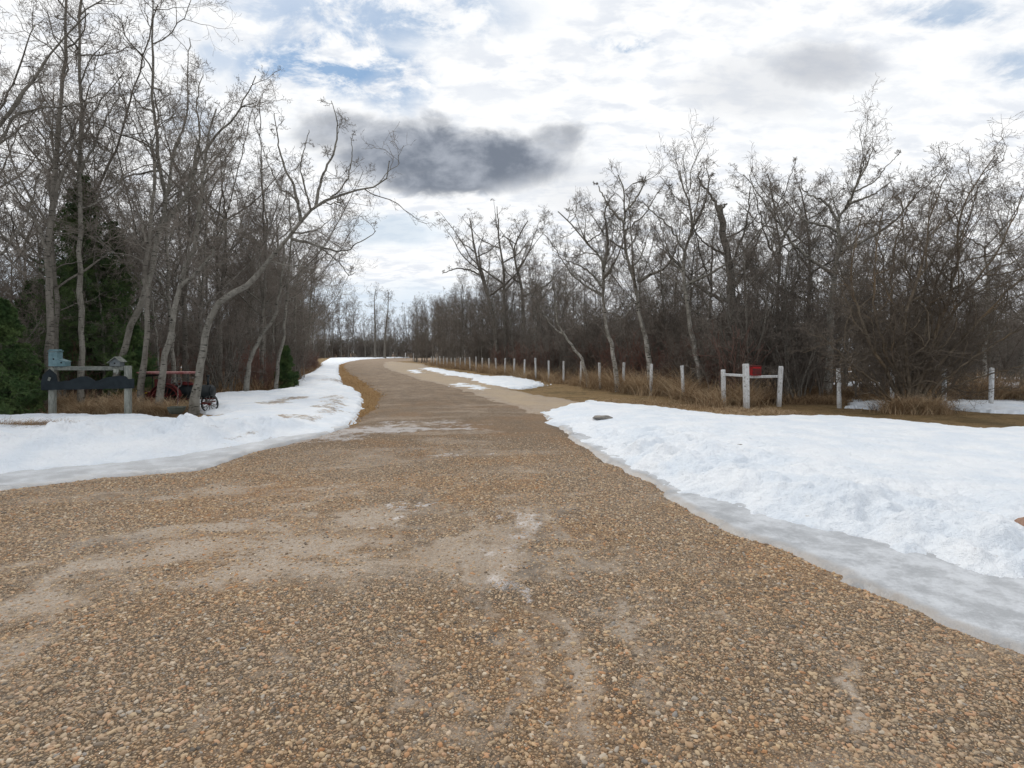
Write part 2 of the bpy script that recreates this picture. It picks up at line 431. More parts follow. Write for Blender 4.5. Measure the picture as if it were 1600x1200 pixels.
def dseg(x, y, pts, closed=False):
    pts = np.array(pts, float); n_ = len(pts); best = np.full(x.shape, 1e9); tb = np.zeros(x.shape); acc = 0
    for i in range(n_ if closed else n_-1):
        a = pts[i]; b_ = pts[(i+1) % n_]; d = b_-a; L2 = (d**2).sum()
        if L2 < 1e-12: continue
        t = np.clip(((x-a[0])*d[0]+(y-a[1])*d[1])/L2, 0, 1)
        q = np.hypot(x-a[0]-t*d[0], y-a[1]-t*d[1]); mk = q < best
        best = np.where(mk, q, best); tb = np.where(mk, acc+t*math.sqrt(L2), tb); acc += math.sqrt(L2)
    return best, tb
def sdf(x, y, poly):
    d, _ = dseg(x, y, poly, True); ins = np.zeros(x.shape, bool); p = np.array(poly)
    for i in range(len(p)):
        a = p[i]; b_ = p[(i+1) % len(p)]
        if a[1] == b_[1]: continue
        c_ = ((a[1] > y) != (b_[1] > y)) & (x < (b_[0]-a[0])*(y-a[1])/(b_[1]-a[1])+a[0]); ins ^= c_
    return np.where(ins, d, -d)
def sst(a, b_, x): t = np.clip((x-a)/(b_-a), 0, 1); return t*t*(3-2*t)

def GP(L): return [G(*p) for p in L]
# road outline (closed polygon, photo -> ground plane)
road_right = [(1750, 1075), (1600, 1016), (1490, 985), (1430, 950), (1345, 918), (1320, 900), (1220, 858), (1140, 825), (1090, 800), (1050, 775), (1000, 745), (960, 725), (900, 690), (862, 662), (853, 648), (790, 629), (720, 607), (655, 591), (618, 580), (603, 574), (600, 569), (612, 565.2), (650, 562.8), (700, 561.6)]
road_left = [(700, 558.6), (640, 559.4), (590, 560.2), (562, 562), (545, 565.5), (538, 571), (545, 580), (575, 597), (598, 613), (600, 625), (590, 640), (560, 660), (545, 666), (520, 676), (440, 695), (380, 710), (300, 736), (160, 746), (0, 765), (-200, 790), (-700, 850)]
ROAD = GP(road_right[::-1][::-1]+road_left)+[(-14, 4), (-14, -6), (8, -6), (5, 1.0)]
TANP = GP([(600, 566), (612, 564.8), (660, 569), (672, 577), (700, 583), (760, 598), (830, 617), (900, 628), (935, 632), (905, 640), (853, 650), (790, 631), (720, 609), (655, 593), (618, 582), (601, 574)])
SNOW_R = GP([(852, 647), (880, 637), (930, 632), (1060, 643), (1100, 650), (1160, 655), (1300, 656), (1400, 662), (1470, 669), (1530, 676), (1600, 674), (1900, 676), (2150, 960), (1600, 922), (1490, 900), (1425, 874), (1364, 858), (1315, 838), (1232, 821), (1180, 808), (1101, 784), (1040, 764), (944, 705), (875, 668)])
ICE_R = GP([(853, 650), (870, 665), (900, 691), (960, 726), (1000, 746), (1050, 776), (1090, 801), (1140, 826), (1220, 859), (1320, 901), (1345, 919), (1430, 951), (1490, 986), (1600, 1018), (1800, 1090), (2300, 1060), (1700, 880), (1500, 840), (1300, 800), (1100, 740), (980, 690), (900, 660)])
ICE_L = GP([(-500, 842), (-200, 794), (0, 767), (160, 747), (300, 736), (380, 710), (440, 695), (520, 676), (540, 668), (480, 672), (400, 680), (300, 695), (150, 705), (0, 715), (-300, 730)])
SNOW_L = GP([(-500, 800), (-200, 765), (0, 748), (100, 734), (200, 728), (290, 716), (350, 703), (430, 689), (520, 674), (546, 660), (562, 628), (560, 617), (551, 606), (533, 602), (527, 580), (528, 570), (544, 564.8), (565, 561.5), (600, 560), (640, 559.0), (640, 557.6), (560, 558.4), (515, 560), (504, 566), (492, 580), (472, 588), (468, 600), (447, 611), (400, 616), (352, 618), (322, 620), (303, 634), (318, 647), (350, 649), (330, 656), (290, 660), (250, 655), (210, 650), (190, 655), (120, 653), (60, 655), (0, 653), (-200, 650), (-600, 665)])
ORANGE = GP([(546, 664), (562, 630), (560, 616), (548, 602), (533, 598), (526, 582), (528, 570), (545, 564), (560, 562), (570, 566), (560, 580), (590, 598), (608, 618), (602, 640), (580, 655)])
SMALL = [('low', GP([(655, 576), (672, 574.5), (715, 582), (765, 588), (740, 590.5), (700, 587)])),
         ('mid', GP([(735, 593), (760, 589), (800, 588.5), (852, 600), (810, 607.5), (770, 604)])),
         ('flat', GP([(705, 600), (722, 599.5), (760, 608), (750, 611)])),
         ('right', GP([(1320, 638), (1345, 625), (1400, 622), (1420, 640), (1350, 640)])),
         ('farright', GP([(1462, 634), (1475, 624), (1560, 622), (1650, 625), (1750, 640), (1600, 645), (1500, 641)])),
         ('behind', GP([(1290, 601), (1340, 597), (1400, 600), (1380, 605)])), ('behind', GP([(1480, 600), (1560, 596), (1640, 600), (1560, 606)])),
         ('bit', GP([(908, 627.5), (922, 626.2), (940, 630), (925, 632)])), ('bit', GP([(640, 579), (652, 578), (662, 583), (650, 584)]))]

def grid(y0, y1, ny, a0, a1, na, off=3.0):
    Y = np.geomspace(y0+off, y1+off, ny)-off; A = np.linspace(a0, a1, na)
    X = A[None, :]*(Y[:, None]+off); Yg = np.repeat(Y[:, None], na, 1)
    return X, Yg
def surf(name, X, Y, Z, keep, material, attrs={}, smooth=True):
    ny, na = X.shape; idx = np.arange(ny*na).reshape(ny, na)
    q = np.stack([idx[:-1, :-1], idx[:-1, 1:], idx[1:, 1:], idx[1:, :-1]], -1).reshape(-1, 4)
    if keep is not None:
        kf = keep.ravel()[q].any(1); q = q[kf]
    used = np.zeros(ny*na, bool); used[q.ravel()] = True; mp = np.cumsum(used)-1
    V_ = np.stack([X, Y, Z], -1).reshape(-1, 3)[used]
    me = mesh_np(name, V_, [mp[q]], smooth)
    for kx, vv in attrs.items():
        at = me.attributes.new(kx, 'FLOAT', 'POINT'); at.data.foreach_set('value', np.broadcast_to(vv, X.shape).reshape(-1)[used].astype(np.float32))
    return link(name, me, material)

# left wood edge
LE_Y = np.array([10, 15, 17, 19, 22, 25, 37, 60, 81, 133, 180, 400.]); LE_X = np.array([-9.5, -9.5, -9.8, -10.8, -11.0, -10.2, -13.4, -20, -27.5, -47, -70, -150.])
def fence_side(x, y):  # signed distance to the far side of the fence line
    return (x-5.94)*.955+(y-19.7)*.298
def ground_h(x, y):
    s_ = sdf(x, y, ROAD)
    off = sst(0, 1.5, -s_)
    h = -.05+off*(.03+fbm(x, y, .35, 3, 5)*.05)
    return h

# ground -------------------------------------------------------------
X, Y = grid(.3, 1800, 330, -2.2, 2.2, 420, 4)
Zg = ground_h(X, Y)
lf = np.interp(Y, LE_Y, LE_X)-X
litter = np.maximum(sst(.2, 2.5, lf), sst(.3, 2.2, fence_side(X, Y))*sst(17.2, 18.6, Y))
litter = np.maximum(litter, sst(150, 158, Y))
litter = np.clip(litter+fbm(X, Y, .8, 3, 3)*.25, 0, 1)*.95
so = sst(-.5, .1, sdf(X+fbm(X, Y, 1.2, 3, 8)*.5, Y, ORANGE))
# trampled snow remnants lying inside the woods
sn = sst(.30, .38, fbm(X, Y, .16, 4, 77))*sst(6, 10, np.maximum(lf, np.where(Y > 20, fence_side(X, Y), 0)))*.85
surf('ground', X, Y, Zg, None, M['dead_grass'], dict(litter=litter, orange=so, snowy=sn)); tag(bpy.data.objects['ground'], 'brown dead lawn and leaf litter under and beside the trees', 'ground', kind='structure')

# road ----------------------------------------------------------------
def strokes(x, y, L):
    r_ = np.zeros(x.shape)
    for pts, wid, k_ in L:
        d, t = dseg(x, y, GP(pts)); r_ = np.maximum(r_, k_*(1-sst(0, wid*1.55, d)))
    return r_
DUST = [([(-60, 905), (90, 870), (250, 832), (400, 815)], .20, .85), ([(60, 950), (200, 900), (300, 862), (420, 832), (615, 803)], .22, 1.0), ([(-60, 940), (60, 925), (180, 880), (330, 845)], .12, .8), ([(500, 832), (470, 860), (430, 900), (500, 930)], .26, .85),
        ([(520, 840), (560, 870), (540, 920)], .2, .7), ([(400, 850), (450, 830), (560, 815)], .2, .8), ([(-60, 985), (80, 955), (130, 995), (0, 1050)], .18, .85), ([(60, 990), (200, 945), (330, 900)], .07, .6),
        ([(755, 830), (790, 800), (840, 800), (830, 850), (800, 900), (765, 940)], .17, 1.25), ([(790, 830), (790, 900)], .2, 1.2), ([(705, 800), (700, 900), (725, 930)], .10, .9), ([(740, 850), (775, 935)], .10, 1.0),
        ([(870, 900), (865, 1000), (900, 1140), (930, 1300)], .15, .95), ([(960, 950), (1050, 1080), (1100, 1200)], .10, .85), ([(910, 860), (940, 950), (1010, 1080)], .07, .7),
        ([(1130, 970), (1250, 1060), (1400, 1180)], .10, .95), ([(660, 1110), (740, 1050), (800, 960)], .10, .85), ([(430, 1090), (420, 1130)], .12, .9), ([(640, 1010), (690, 1090), (620, 1150)], .10, .7),
        ([(560, 720), (700, 712), (800, 712), (860, 720)], .45, .5), ([(590, 690), (700, 690), (750, 700)], .4, .5), ([(640, 760), (660, 800)], .15, .6), ([(330, 770), (470, 740), (560, 730)], .22, .7), ([(250, 790), (400, 775), (520, 770)], .16, .6),
        ([(560, 780), (480, 790), (380, 800)], .2, .6), ([(860, 760), (900, 850), (930, 900)], .1, .6), ([(800, 740), (830, 780)], .2, .6)]
ICEP = [([(500, 684), (560, 676), (640, 672), (725, 668)], .75, 1.0), ([(600, 665), (690, 660)], .7, .75), ([(450, 712), (500, 706)], .4, .4), ([(685, 711), (705, 709)], .32, .75), ([(735, 712), (748, 711)], .3, .55), ([(768, 710), (785, 709)], .25, .8),
        ([(575, 808), (615, 804)], .08, 1.0), ([(795, 812), (800, 860), (780, 925)], .26, .68), ([(765, 825), (785, 900)], .14, .6), ([(790, 905), (785, 935)], .12, .8), ([(705, 820), (700, 880)], .1, .5), ([(440, 860), (540, 870)], .2, .42), ([(0, 745), (110, 770), (250, 765)], .2, .3), ([(330, 803), (400, 818)], .2, .6), ([(560, 700), (640, 710)], .3, .55)]
DARK = [([(735, 1000), (765, 1005)], .09, .9), ([(1020, 1015), (1040, 1018)], .05, .7), ([(60, 865), (200, 850)], .2, .6), ([(980, 770), (1080, 790)], .3, .35), ([(870, 665), (930, 705), (1000, 750)], .2, .6), ([(640, 975), (660, 980)], .06, .5)]
TRK = [[(850, 1300), (800, 1000), (790, 850), (760, 740), (690, 655), (640, 610), (610, 590), (590, 576), (590, 568)],
       [(1100, 1300), (960, 1000), (880, 820), (810, 700), (740, 635), (690, 607), (640, 588), (612, 577), (604, 570)],
       [(600, 640), (612, 625), (595, 600), (570, 585), (560, 575), (565, 567)]]
X, Y = grid(.6, 175, 520, -1.75, 1.35, 560, 1.5)
s_ = sdf(X+fbm(X, Y, 1.5, 4, 21)*.25+fbm(X, Y, 9, 2, 22)*.04, Y+fbm(X, Y, 1.5, 4, 31)*.25, ROAD)
sp = sdf(X, Y, ROAD)
dust = np.clip(strokes(X+fbm(X, Y, 1.3, 5, 12, .65)*.7, Y+fbm(X, Y, 1.3, 5, 13, .65)*.9, DUST)*(.68+1.2*fbm(X, Y, 1.9, 6, 14, .7))+.14+fbm(X*.5+Y*.25, Y*1.7-X*.3, .9, 6, 19, .65)*1.15, 0, 1.1)
ice = strokes(X+fbm(X, Y, 1.3, 5, 16, .65)*.7, Y+fbm(X, Y, 1.3, 5, 17, .65)*1.1, ICEP)*(1.0)
drk = strokes(X+fbm(X, Y, 3, 3, 16)*.1, Y, DARK)
rut = np.zeros(X.shape)
for i, t_ in enumerate(TRK):
    d, t = dseg(X, Y, GP(t_)); q = vnoise(d*5+i*7, t*.22, 40+i)*.6+vnoise(d*11, t*.5, 44+i)*.4
    rut = np.maximum(rut, sst(.48, .85, q)*(1-sst(.7, 1.6, d))*(.55+.9*fbm(X, Y, 1.2, 4, 47+i)).clip(0, 1))
far = sst(9, 26, Y)*.75
dust = np.where(Y > 9, np.clip(dust, 0, .55), dust)
dust = np.maximum(dust, rut*.25)
for q in range(7):      # fine tyre scuffs crossing the pale dried patch
    o_ = q*7
    d1, t1 = dseg(X, Y, GP([(838+o_*1.2, 780), (842+o_, 830), (826+o_*.8, 880), (790+o_*.6, 925), (768+o_*.4, 950)])); drk = np.maximum(drk, .55*(1-sst(.006, .022, d1)))
    d1, t1 = dseg(X, Y, GP([(880+o_*1.5, 700), (862+o_*1.3, 780), (880+o_, 900), (930+o_, 1010), (960+o_, 1133)])); drk = np.maximum(drk, .35*(1-sst(.006, .025, d1)))
Z = .004+.012*fbm(X, Y, 1.1, 3, 51)+.006*fbm(X, Y, 4, 3, 55)-.012*rut
Z = Z*sst(0, .4, s_)+np.where(s_ < 0, np.maximum(s_*.35, -.10), 0)+.02*sst(0, .3, s_)
tanm = sst(.0, .5, sdf(X+fbm(X, Y, .6, 3, 61)*.5, Y+fbm(X, Y, .6, 3, 62)*.6, TANP))
road = surf('gravel_road', X, Y, Z, s_ > -.5, M['gravel_surface'], dict(dust=dust, ice=ice, dark=drk, rut=rut, far=far, tan=tanm*0))
tag(road, 'brown pebble gravel drive curving away between the woods', 'road', kind='structure')
road_fields = (X, Y, Z, s_, dust, ice, rut)
# tan sandy shoulder track
X, Y = grid(14, 110, 160, -.5, .35, 260, 1.5)
s2 = sdf(X+fbm(X, Y, .8, 5, 61, .65)*.7, Y+fbm(X, Y, .8, 5, 62, .65)*1.2, TANP)
Z = .012+.006*fbm(X, Y, 3, 3, 65)+np.where(s2 < .1, np.maximum((s2-.1)*.2, -.10), 0)
tag(surf('sandy_path', X, Y, Z+.02, s2 > -.5, M['gravel_surface'], dict(dust=.8, ice=.12*sst(.55, .8, vnoise(X*.9, Y*.5, 19)), dark=0, rut=0, far=0, tan=np.clip(.75+1.1*fbm(X, Y, .9, 5, 9, .65), .1, 1)*sst(-.1, .7, s2))), 'pale sandy shoulder along the right side of the gravel drive', 'path', kind='structure')

# snow ------------------------------------------------------------------
def snow_sheet(name, poly, gridargs, top, edgew, seed, rough, label, dirtf=None, wob=.25, kind='stuff', cat='snow', material='snow', lumps=None, fine=.0):
    X, Y = grid(*gridargs)
    s_ = sdf(X+fbm(X, Y, 1.3, 4, seed)*wob+fbm(X, Y, 5, 4, seed+9, .6)*wob*.7, Y+fbm(X, Y, 1.3, 4, seed+5)*wob+fbm(X, Y, 5, 4, seed+15, .6)*wob*.7, poly)
    base_ = np.maximum(ground_h(X, Y), -.05)
    h = top(X, Y, s_) if callable(top) else top*(1-np.exp(-np.maximum(s_, 0)/edgew))
    h = h+rough*(fbm(X, Y, 1.0, 4, seed+20)*.6+.9*fbm(X, Y, 3.2, 4, seed+30, .6))*sst(0, edgew*1.5, s_)
    if lumps is not None: h = h+lumps(X, Y, s_)
    Z = np.where(s_ > 0, np.maximum(h, .003)+.035, base_*0+.035+s_*.9)
    dirt = dirtf(X, Y, s_) if dirtf else np.zeros(X.shape)
    o = surf(name, X, Y, Z, s_ > -.3, M[material], dict(dirt=dirt))
    tag(o, label, cat, kind=kind); return o
def lumpR(X, Y, s_):   # old ploughed, melted hollows in the front half of the bank
    d, _ = dseg(X, Y, GP([(944, 705), (1101, 784), (1315, 838), (1490, 900), (1700, 960)]))
    near = 1-sst(.8, 3.2, d)
    a = np.abs(fbm(X, Y, 2.6, 4, 91)); b_ = fbm(X, Y, 5.5, 3, 95)
    return near*(.15*(a-.2)+.055*b_)*sst(0, .35, s_)+.10*near*sst(.1, .9, s_)*(.5+fbm(X, Y, .9, 2, 99))
snow_sheet('snow', SNOW_R, (2.5, 22, 420, -.15, 1.9, 620, 1.5), lambda X, Y, s_: .13*(1-np.exp(-np.maximum(s_, 0)/.30))+.04*(1-np.exp(-np.maximum(s_, 0)/2)), .3, 300, .035,
           'wide white snow bank right of the gravel drive', lumps=lumpR, wob=.24, dirtf=lambda X, Y, s_: .42*(1-sst(0, .8, s_)))
iceo = snow_sheet('ice', ICE_R, (1.5, 22, 300, -.15, 1.9, 420, 1.5), lambda X, Y, s_: .014*(1-np.exp(-np.maximum(s_, 0)/.1)), .2, 330, .006,
                  'grey melting ice strip between the gravel and the right snow bank', dirtf=lambda X, Y, s_: .75*(1-sst(0, .22, s_)), wob=.12, cat='ice', material='ice')
snow_sheet('ice', ICE_L, (4.5, 16, 150, -1.35, -.1, 300, 1.5), lambda X, Y, s_: .012*(1-np.exp(-np.maximum(s_, 0)/.1)), .2, 345, .006,
           'thin grey ice skin between the gravel and the left snow ridge', dirtf=lambda X, Y, s_: .6*(1-sst(0, .3, s_)), wob=.16, cat='ice', material='ice')
DIRTL = [([(12, 678), (80, 680)], .28, 1.1), ([(370, 668), (425, 664), (470, 664)], .6, 1.0), ([(425, 640), (455, 632), (470, 628)], .55, 1.0), ([(505, 655), (515, 640), (520, 625)], .5, .85), ([(505, 600), (520, 596)], 1.1, .7),
         ([(270, 690), (330, 700), (420, 685)], .25, .45), ([(150, 655), (230, 654), (330, 660)], .35, .75), ([(0, 655), (100, 655)], .35, .85), ([(220, 735), (320, 712), (420, 692)], .16, .5), ([(350, 655), (420, 650)], .5, .5)]
def topL(X, Y, s_):
    d, t = dseg(X, Y, GP([(-300, 735), (-60, 722), (60, 717), (170, 705), (250, 700), (330, 690), (420, 678)]))
    ridge = .24*np.exp(-(d/.6)**2)*(1-sst(7.5, 12.5, t))*(1+1.4*fbm(X, Y, 1.8, 5, 71, .6))
    front = dseg(X, Y, GP([(-300, 800), (0, 765), (160, 746), (300, 735), (380, 709), (440, 694), (520, 675)]))[0]
    flat = .05*(1-np.exp(-np.maximum(s_, 0)/.15))
    body = .10*sst(.5, 1.4, front)*sst(0, .7, s_)
    return flat+body+ridge*sst(.25, .75, front)*sst(0, .4, s_)
snow_sheet('snow', SNOW_L, (4.5, 172, 470, -1.35, .02, 520, 1.5), topL, .3, 360, .045,
           'white snow field with a low ploughed ridge left of the gravel drive', wob=.16,
           dirtf=lambda X, Y, s_: .30*(1-sst(0, .7, s_))+strokes(X+fbm(X, Y, 1.5, 3, 5)*.3, Y+fbm(X, Y, 1.5, 3, 6)*.5, DIRTL))
SL = ['thin snow strip along the foot of the far white fence posts', 'oval snow patch on the dead grass in front of the fence posts', 'slim strip of snow on the sandy shoulder', 'small snow patch between two white posts by the willow',
      'flat snow patch behind the lawn at the right edge', 'snow glimpsed through the thicket between the right fence posts', 'snow glimpsed among the trees behind the willow', 'small snow scrap beyond the tip of the right snow bank', 'tiny snow scrap on the sandy shoulder near the bend']
for i, (nm, pl) in enumerate(SMALL):
    a = np.array(pl); c0 = a.min(0)-1; c1 = a.max(0)+1
    ratio = a[:, 0]/(a[:, 1]+1.5); pad = .05
    snow_sheet('snow', pl, (max(3, c0[1]), c1[1], 90, ratio.min()-pad, ratio.max()+pad, 130, 1.5), .08 if i in (1, 3, 4) else .03, .4, 400+i*7, .03, SL[i], wob=.55, dirtf=lambda X, Y, s_: .35*(1-sst(0, .5, s_)))

# ------------------------------------------------------------------ gravel stones (one object, scattered over the near road)
X, Y, Z, s_, dust, ice, rut = road_fields
near = (Y < 11.5) & (s_ > .02)
def gravel_obj():
    dens = np.clip(1.1-.95*np.clip(dust*1.15-.15+1.5*fbm(X, Y, 4, 6, 5, .75), 0, 1)-ice*.6, .20, 1)*(1-sst(7, 11.5, Y)*.9)
    o = surf('gravel', X, Y, Z-.001, near, M['pebble'], dict(dens=dens.clip(0)))
    ng = bpy.data.node_groups.new('scatter', 'GeometryNodeTree')
    ng.interface.new_socket('Geometry', in_out='INPUT', socket_type='NodeSocketGeometry')
    ng.interface.new_socket('Geometry', in_out='OUTPUT', socket_type='NodeSocketGeometry')
    nn, ll = ng.nodes, ng.links
    gi = nn.new('NodeGroupInput'); go = nn.new('NodeGroupOutput')
    at = nn.new('GeometryNodeInputNamedAttribute'); at.data_type = 'FLOAT'; at.inputs['Name'].default_value = 'dens'
    mu = nn.new('ShaderNodeMath'); mu.operation = 'MULTIPLY'; mu.inputs[1].default_value = 5000; ll.new(at.outputs['Attribute'], mu.inputs[0])
    di = nn.new('GeometryNodeDistributePointsOnFaces'); ll.new(gi.outputs[0], di.inputs['Mesh']); ll.new(mu.outputs[0], di.inputs['Density'])
    jn = nn.new('GeometryNodeJoinGeometry')
    for q in range(5):
        ic = nn.new('GeometryNodeMeshIcoSphere'); ic.inputs['Radius'].default_value = 1.0; ic.inputs['Subdivisions'].default_value = 2
        sp_ = nn.new('GeometryNodeSetPosition'); ll.new(ic.outputs[0], sp_.inputs[0])
        nz = nn.new('ShaderNodeTexNoise'); nz.inputs['Scale'].default_value = .9; nz.inputs['Detail'].default_value = 1
        ps = nn.new('GeometryNodeInputPosition'); va = nn.new('ShaderNodeVectorMath'); va.operation = 'ADD'; va.inputs[1].default_value = (q*5.3, q*2.1, 0)
        ll.new(ps.outputs[0], va.inputs[0]); ll.new(va.outputs[0], nz.inputs['Vector'])
        vs = nn.new('ShaderNodeVectorMath'); vs.operation = 'SUBTRACT'; vs.inputs[1].default_value = (.5, .5, .5); ll.new(nz.outputs['Color'], vs.inputs[0])
        sc_ = nn.new('ShaderNodeVectorMath'); sc_.operation = 'SCALE'; sc_.inputs['Scale'].default_value = 1.3; ll.new(vs.outputs[0], sc_.inputs[0])
        ll.new(sc_.outputs[0], sp_.inputs['Offset'])
        ss = nn.new('GeometryNodeSetShadeSmooth'); ll.new(sp_.outputs[0], ss.inputs[0])
        sm = nn.new('GeometryNodeSetMaterial'); sm.inputs['Material'].default_value = M['pebble']; ll.new(ss.outputs[0], sm.inputs[0])
        gti = nn.new('GeometryNodeGeometryToInstance'); ll.new(sm.outputs[0], gti.inputs[0]); ll.new(gti.outputs[0], jn.inputs[0])
    io = nn.new('GeometryNodeInstanceOnPoints'); ll.new(di.outputs['Points'], io.inputs['Points']); ll.new(jn.outputs[0], io.inputs['Instance'])
    io.inputs['Pick Instance'].default_value = True
    rs = nn.new('FunctionNodeRandomValue'); rs.data_type = 'FLOAT_VECTOR'; rs.inputs[0].default_value = (.75, .55, .38); rs.inputs[1].default_value = (1.35, 1.0, .75)
    r1 = nn.new('FunctionNodeRandomValue'); r1.data_type = 'FLOAT'; r1.inputs[2].default_value = 0; r1.inputs[3].default_value = 1; r1.inputs['Seed'].default_value = 7
    pw = nn.new('ShaderNodeMath'); pw.operation = 'POWER'; pw.inputs[1].default_value = 5.0; ll.new(r1.outputs[1], pw.inputs[0])
    ma = nn.new('ShaderNodeMath'); ma.operation = 'MULTIPLY_ADD'; ma.inputs[1].default_value = .0125; ma.inputs[2].default_value = .0042; ll.new(pw.outputs[0], ma.inputs[0])
    vv = nn.new('ShaderNodeVectorMath'); vv.operation = 'SCALE'; ll.new(rs.outputs[0], vv.inputs[0]); ll.new(ma.outputs[0], vv.inputs['Scale'])
    ll.new(vv.outputs[0], io.inputs['Scale'])
    rr = nn.new('FunctionNodeRandomValue'); rr.data_type = 'FLOAT_VECTOR'; rr.inputs[0].default_value = (-.35, -.35, 0); rr.inputs[1].default_value = (.35, .35, 6.28); rr.inputs['Seed'].default_value = 3
    ll.new(rr.outputs[0], io.inputs['Rotation'])
    ll.new(io.outputs[0], go.inputs[0])
    md = o.modifiers.new('scatter', 'NODES'); md.node_group = ng
    tag(o, 'loose rounded tan, grey and orange pebbles covering the drive', 'gravel', kind='stuff')
gravel_obj()

# ------------------------------------------------------------------ dry grass
def blades(name, px_, py_, hgt, wid, lean, seed, material, label, z0=None, cat='dry grass', kind='stuff', parent=None, origin=None, tintbias=0, clumpdir=None):
    rg = np.random.RandomState(seed); m_ = len(px_); nseg = 3
    az = rg.rand(m_)*6.283; ln = lean*(.4+1.2*rg.rand(m_)); h = hgt*(.5+.7*rg.rand(m_))*(.75+1.1*fbm(px_, py_, 1.1, 3, 7)).clip(.35, 1.3)
    if clumpdir is not None: az = clumpdir+rg.randn(m_)*.7
    z0 = np.zeros(m_)-.03 if z0 is None else z0
    t = np.linspace(0, 1, nseg+1)
    d = np.stack([np.cos(az), np.sin(az)], -1)
    sx = -d[:, 1]; sy = d[:, 0]
    wa = rg.rand(m_)*3.14; sx = np.cos(wa); sy = np.sin(wa)
    V_ = np.zeros((m_, nseg+1, 2, 3))
    for i, ti in enumerate(t):
        cx = px_+d[:, 0]*ln*h*ti**1.7; cy = py_+d[:, 1]*ln*h*ti**1.7; cz = z0+h*(ti-.35*ln*ti**2)
        w_ = wid*(1-.75*ti)*(.7+.6*rg.rand(m_))
        for j, sg in enumerate((-1, 1)):
            V_[:, i, j, 0] = cx+sx*w_*sg; V_[:, i, j, 1] = cy+sy*w_*sg; V_[:, i, j, 2] = cz
    V_ = V_.reshape(-1, 3); b0 = np.arange(m_)*(nseg+1)*2
    fs = [np.stack([b0+2*i, b0+2*i+1, b0+2*i+3, b0+2*i+2], -1) for i in range(nseg)]
    if origin is not None: V_ = V_-np.array(origin)
    me = mesh_np(name, V_, fs, False)
    at = me.attributes.new('tint', 'FLOAT', 'POINT')
    at.data.foreach_set('value', np.clip(np.repeat(rg.rand(m_)*.8+.1+tintbias+.15*fbm(px_, py_, .7, 2, 3), (nseg+1)*2), 0, 1).astype(np.float32))
    o = link(name, me, material, parent)
    if origin is not None and parent is None: o.location = origin
    if parent is None: tag(o, label, cat, kind=kind)
    return o
def clumpy(n_, fx, seed, thr=.0, sc=.9):
    # sample points by callable fx(rg, n) -> x, y and thin them by noise
    rg = np.random.RandomState(seed); x, y = fx(rg, n_*3); q = vnoise(x*sc, y*sc, seed)*.6+vnoise(x*sc*3, y*sc*3, seed+1)*.4
    k_ = q > .35+thr+.25*rg.rand(len(x)); return x[k_][:n_], y[k_][:n_]
def f_fence(rg, n_):
    k_ = rg.rand(n_)**1.25*27-1.2; off = rg.randn(n_)*.42+.35
    return 5.94-.644*k_+.955*off, 19.7+2.064*k_+.298*off
x, y = clumpy(46000, f_fence, 2, .02); blades('tall_dry_grass', x, y, 1.05, .006, .95, 3, M['straw'], 'tall tan dead grass growing along the line of white fence posts', tintbias=.1)
def f_r2(rg, n_):
    t = rg.rand(n_); return 5.9+t*16, 18.3+rg.rand(n_)*2.6-1.1*t
x, y = clumpy(32000, f_r2, 5, .03); blades('tall_dry_grass', x, y, .95, .006, .9, 6, M['straw'], 'tall brown dead grass behind the rail frame and the right fence posts', tintbias=-.12)
def f_l(rg, n_):
    t = rg.rand(n_); return -12.9+t*4.25, 14.75+rg.rand(n_)*(1.9-.9*t)
x, y = clumpy(11000, f_l, 8, -.12); blades('tall_dry_grass', x, y, .52, .005, .9, 9, M['straw'], 'tan dead grass around the sign posts and the steam tractor', tintbias=.12)
def f_l2(rg, n_):
    Yv = 16+70*rg.rand(n_)**2.2; e = np.interp(Yv, LE_Y, LE_X); return e-rg.rand(n_)*2.2-.1, Yv
x, y = clumpy(20000, f_l2, 11, -.02); blades('tall_dry_grass', x, y, .55, .008, .7, 12, M['straw'], 'reddish brown dead grass along the edge of the left wood', tintbias=-.25)
# short tufts over the lawn and the orange verge
def f_lawn(rg, n_):
    px__ = 860+rg.rand(n_)*900; t = rg.rand(n_); yy = 14.2-.0*t+rg.rand(n_)*6.0; xx = (px__-800)/F*yy; return xx, yy
x, y = f_lawn(np.random.RandomState(4), 60000)
kk = (sdf(x, y, SNOW_R) < .1) & (sdf(x, y, ROAD) < 0) & (fence_side(x, y) < 1) & (sdf(x, y, SMALL[4][1]) < .1) & (sdf(x, y, TANP) < 0)
blades('short_grass', x[kk], y[kk], .11, .006, 1.1, 14, M['straw'], 'short brown dead lawn between the right snow bank and the fence', tintbias=.05)
rg = np.random.RandomState(6); t = GP([(546, 664), (600, 560)])
x = -27+rg.rand(60000)*24; y = 12+rg.rand(60000)**1.6*70; kk = sdf(x+fbm(x, y, 1.2, 2, 8)*.4, y, ORANGE) > -.05
blades('short_grass', x[kk], y[kk], .10, .010, .9, 16, M['straw_orange'], 'orange brown dead grass verge on the inside of the bend')
# tuft island in left snow, and patch by the snow scrap
x = -9.7+rg.randn(2600)*.42; y = 11.5+rg.randn(2600)*.13; blades('grass_tuft', x, y, .26, .004, 1.6, 17, M['straw'], 'flattened brown grass tuft poking out of the left snow', cat='grass tuft', z0=np.zeros(len(x))+.10, tintbias=-.2)

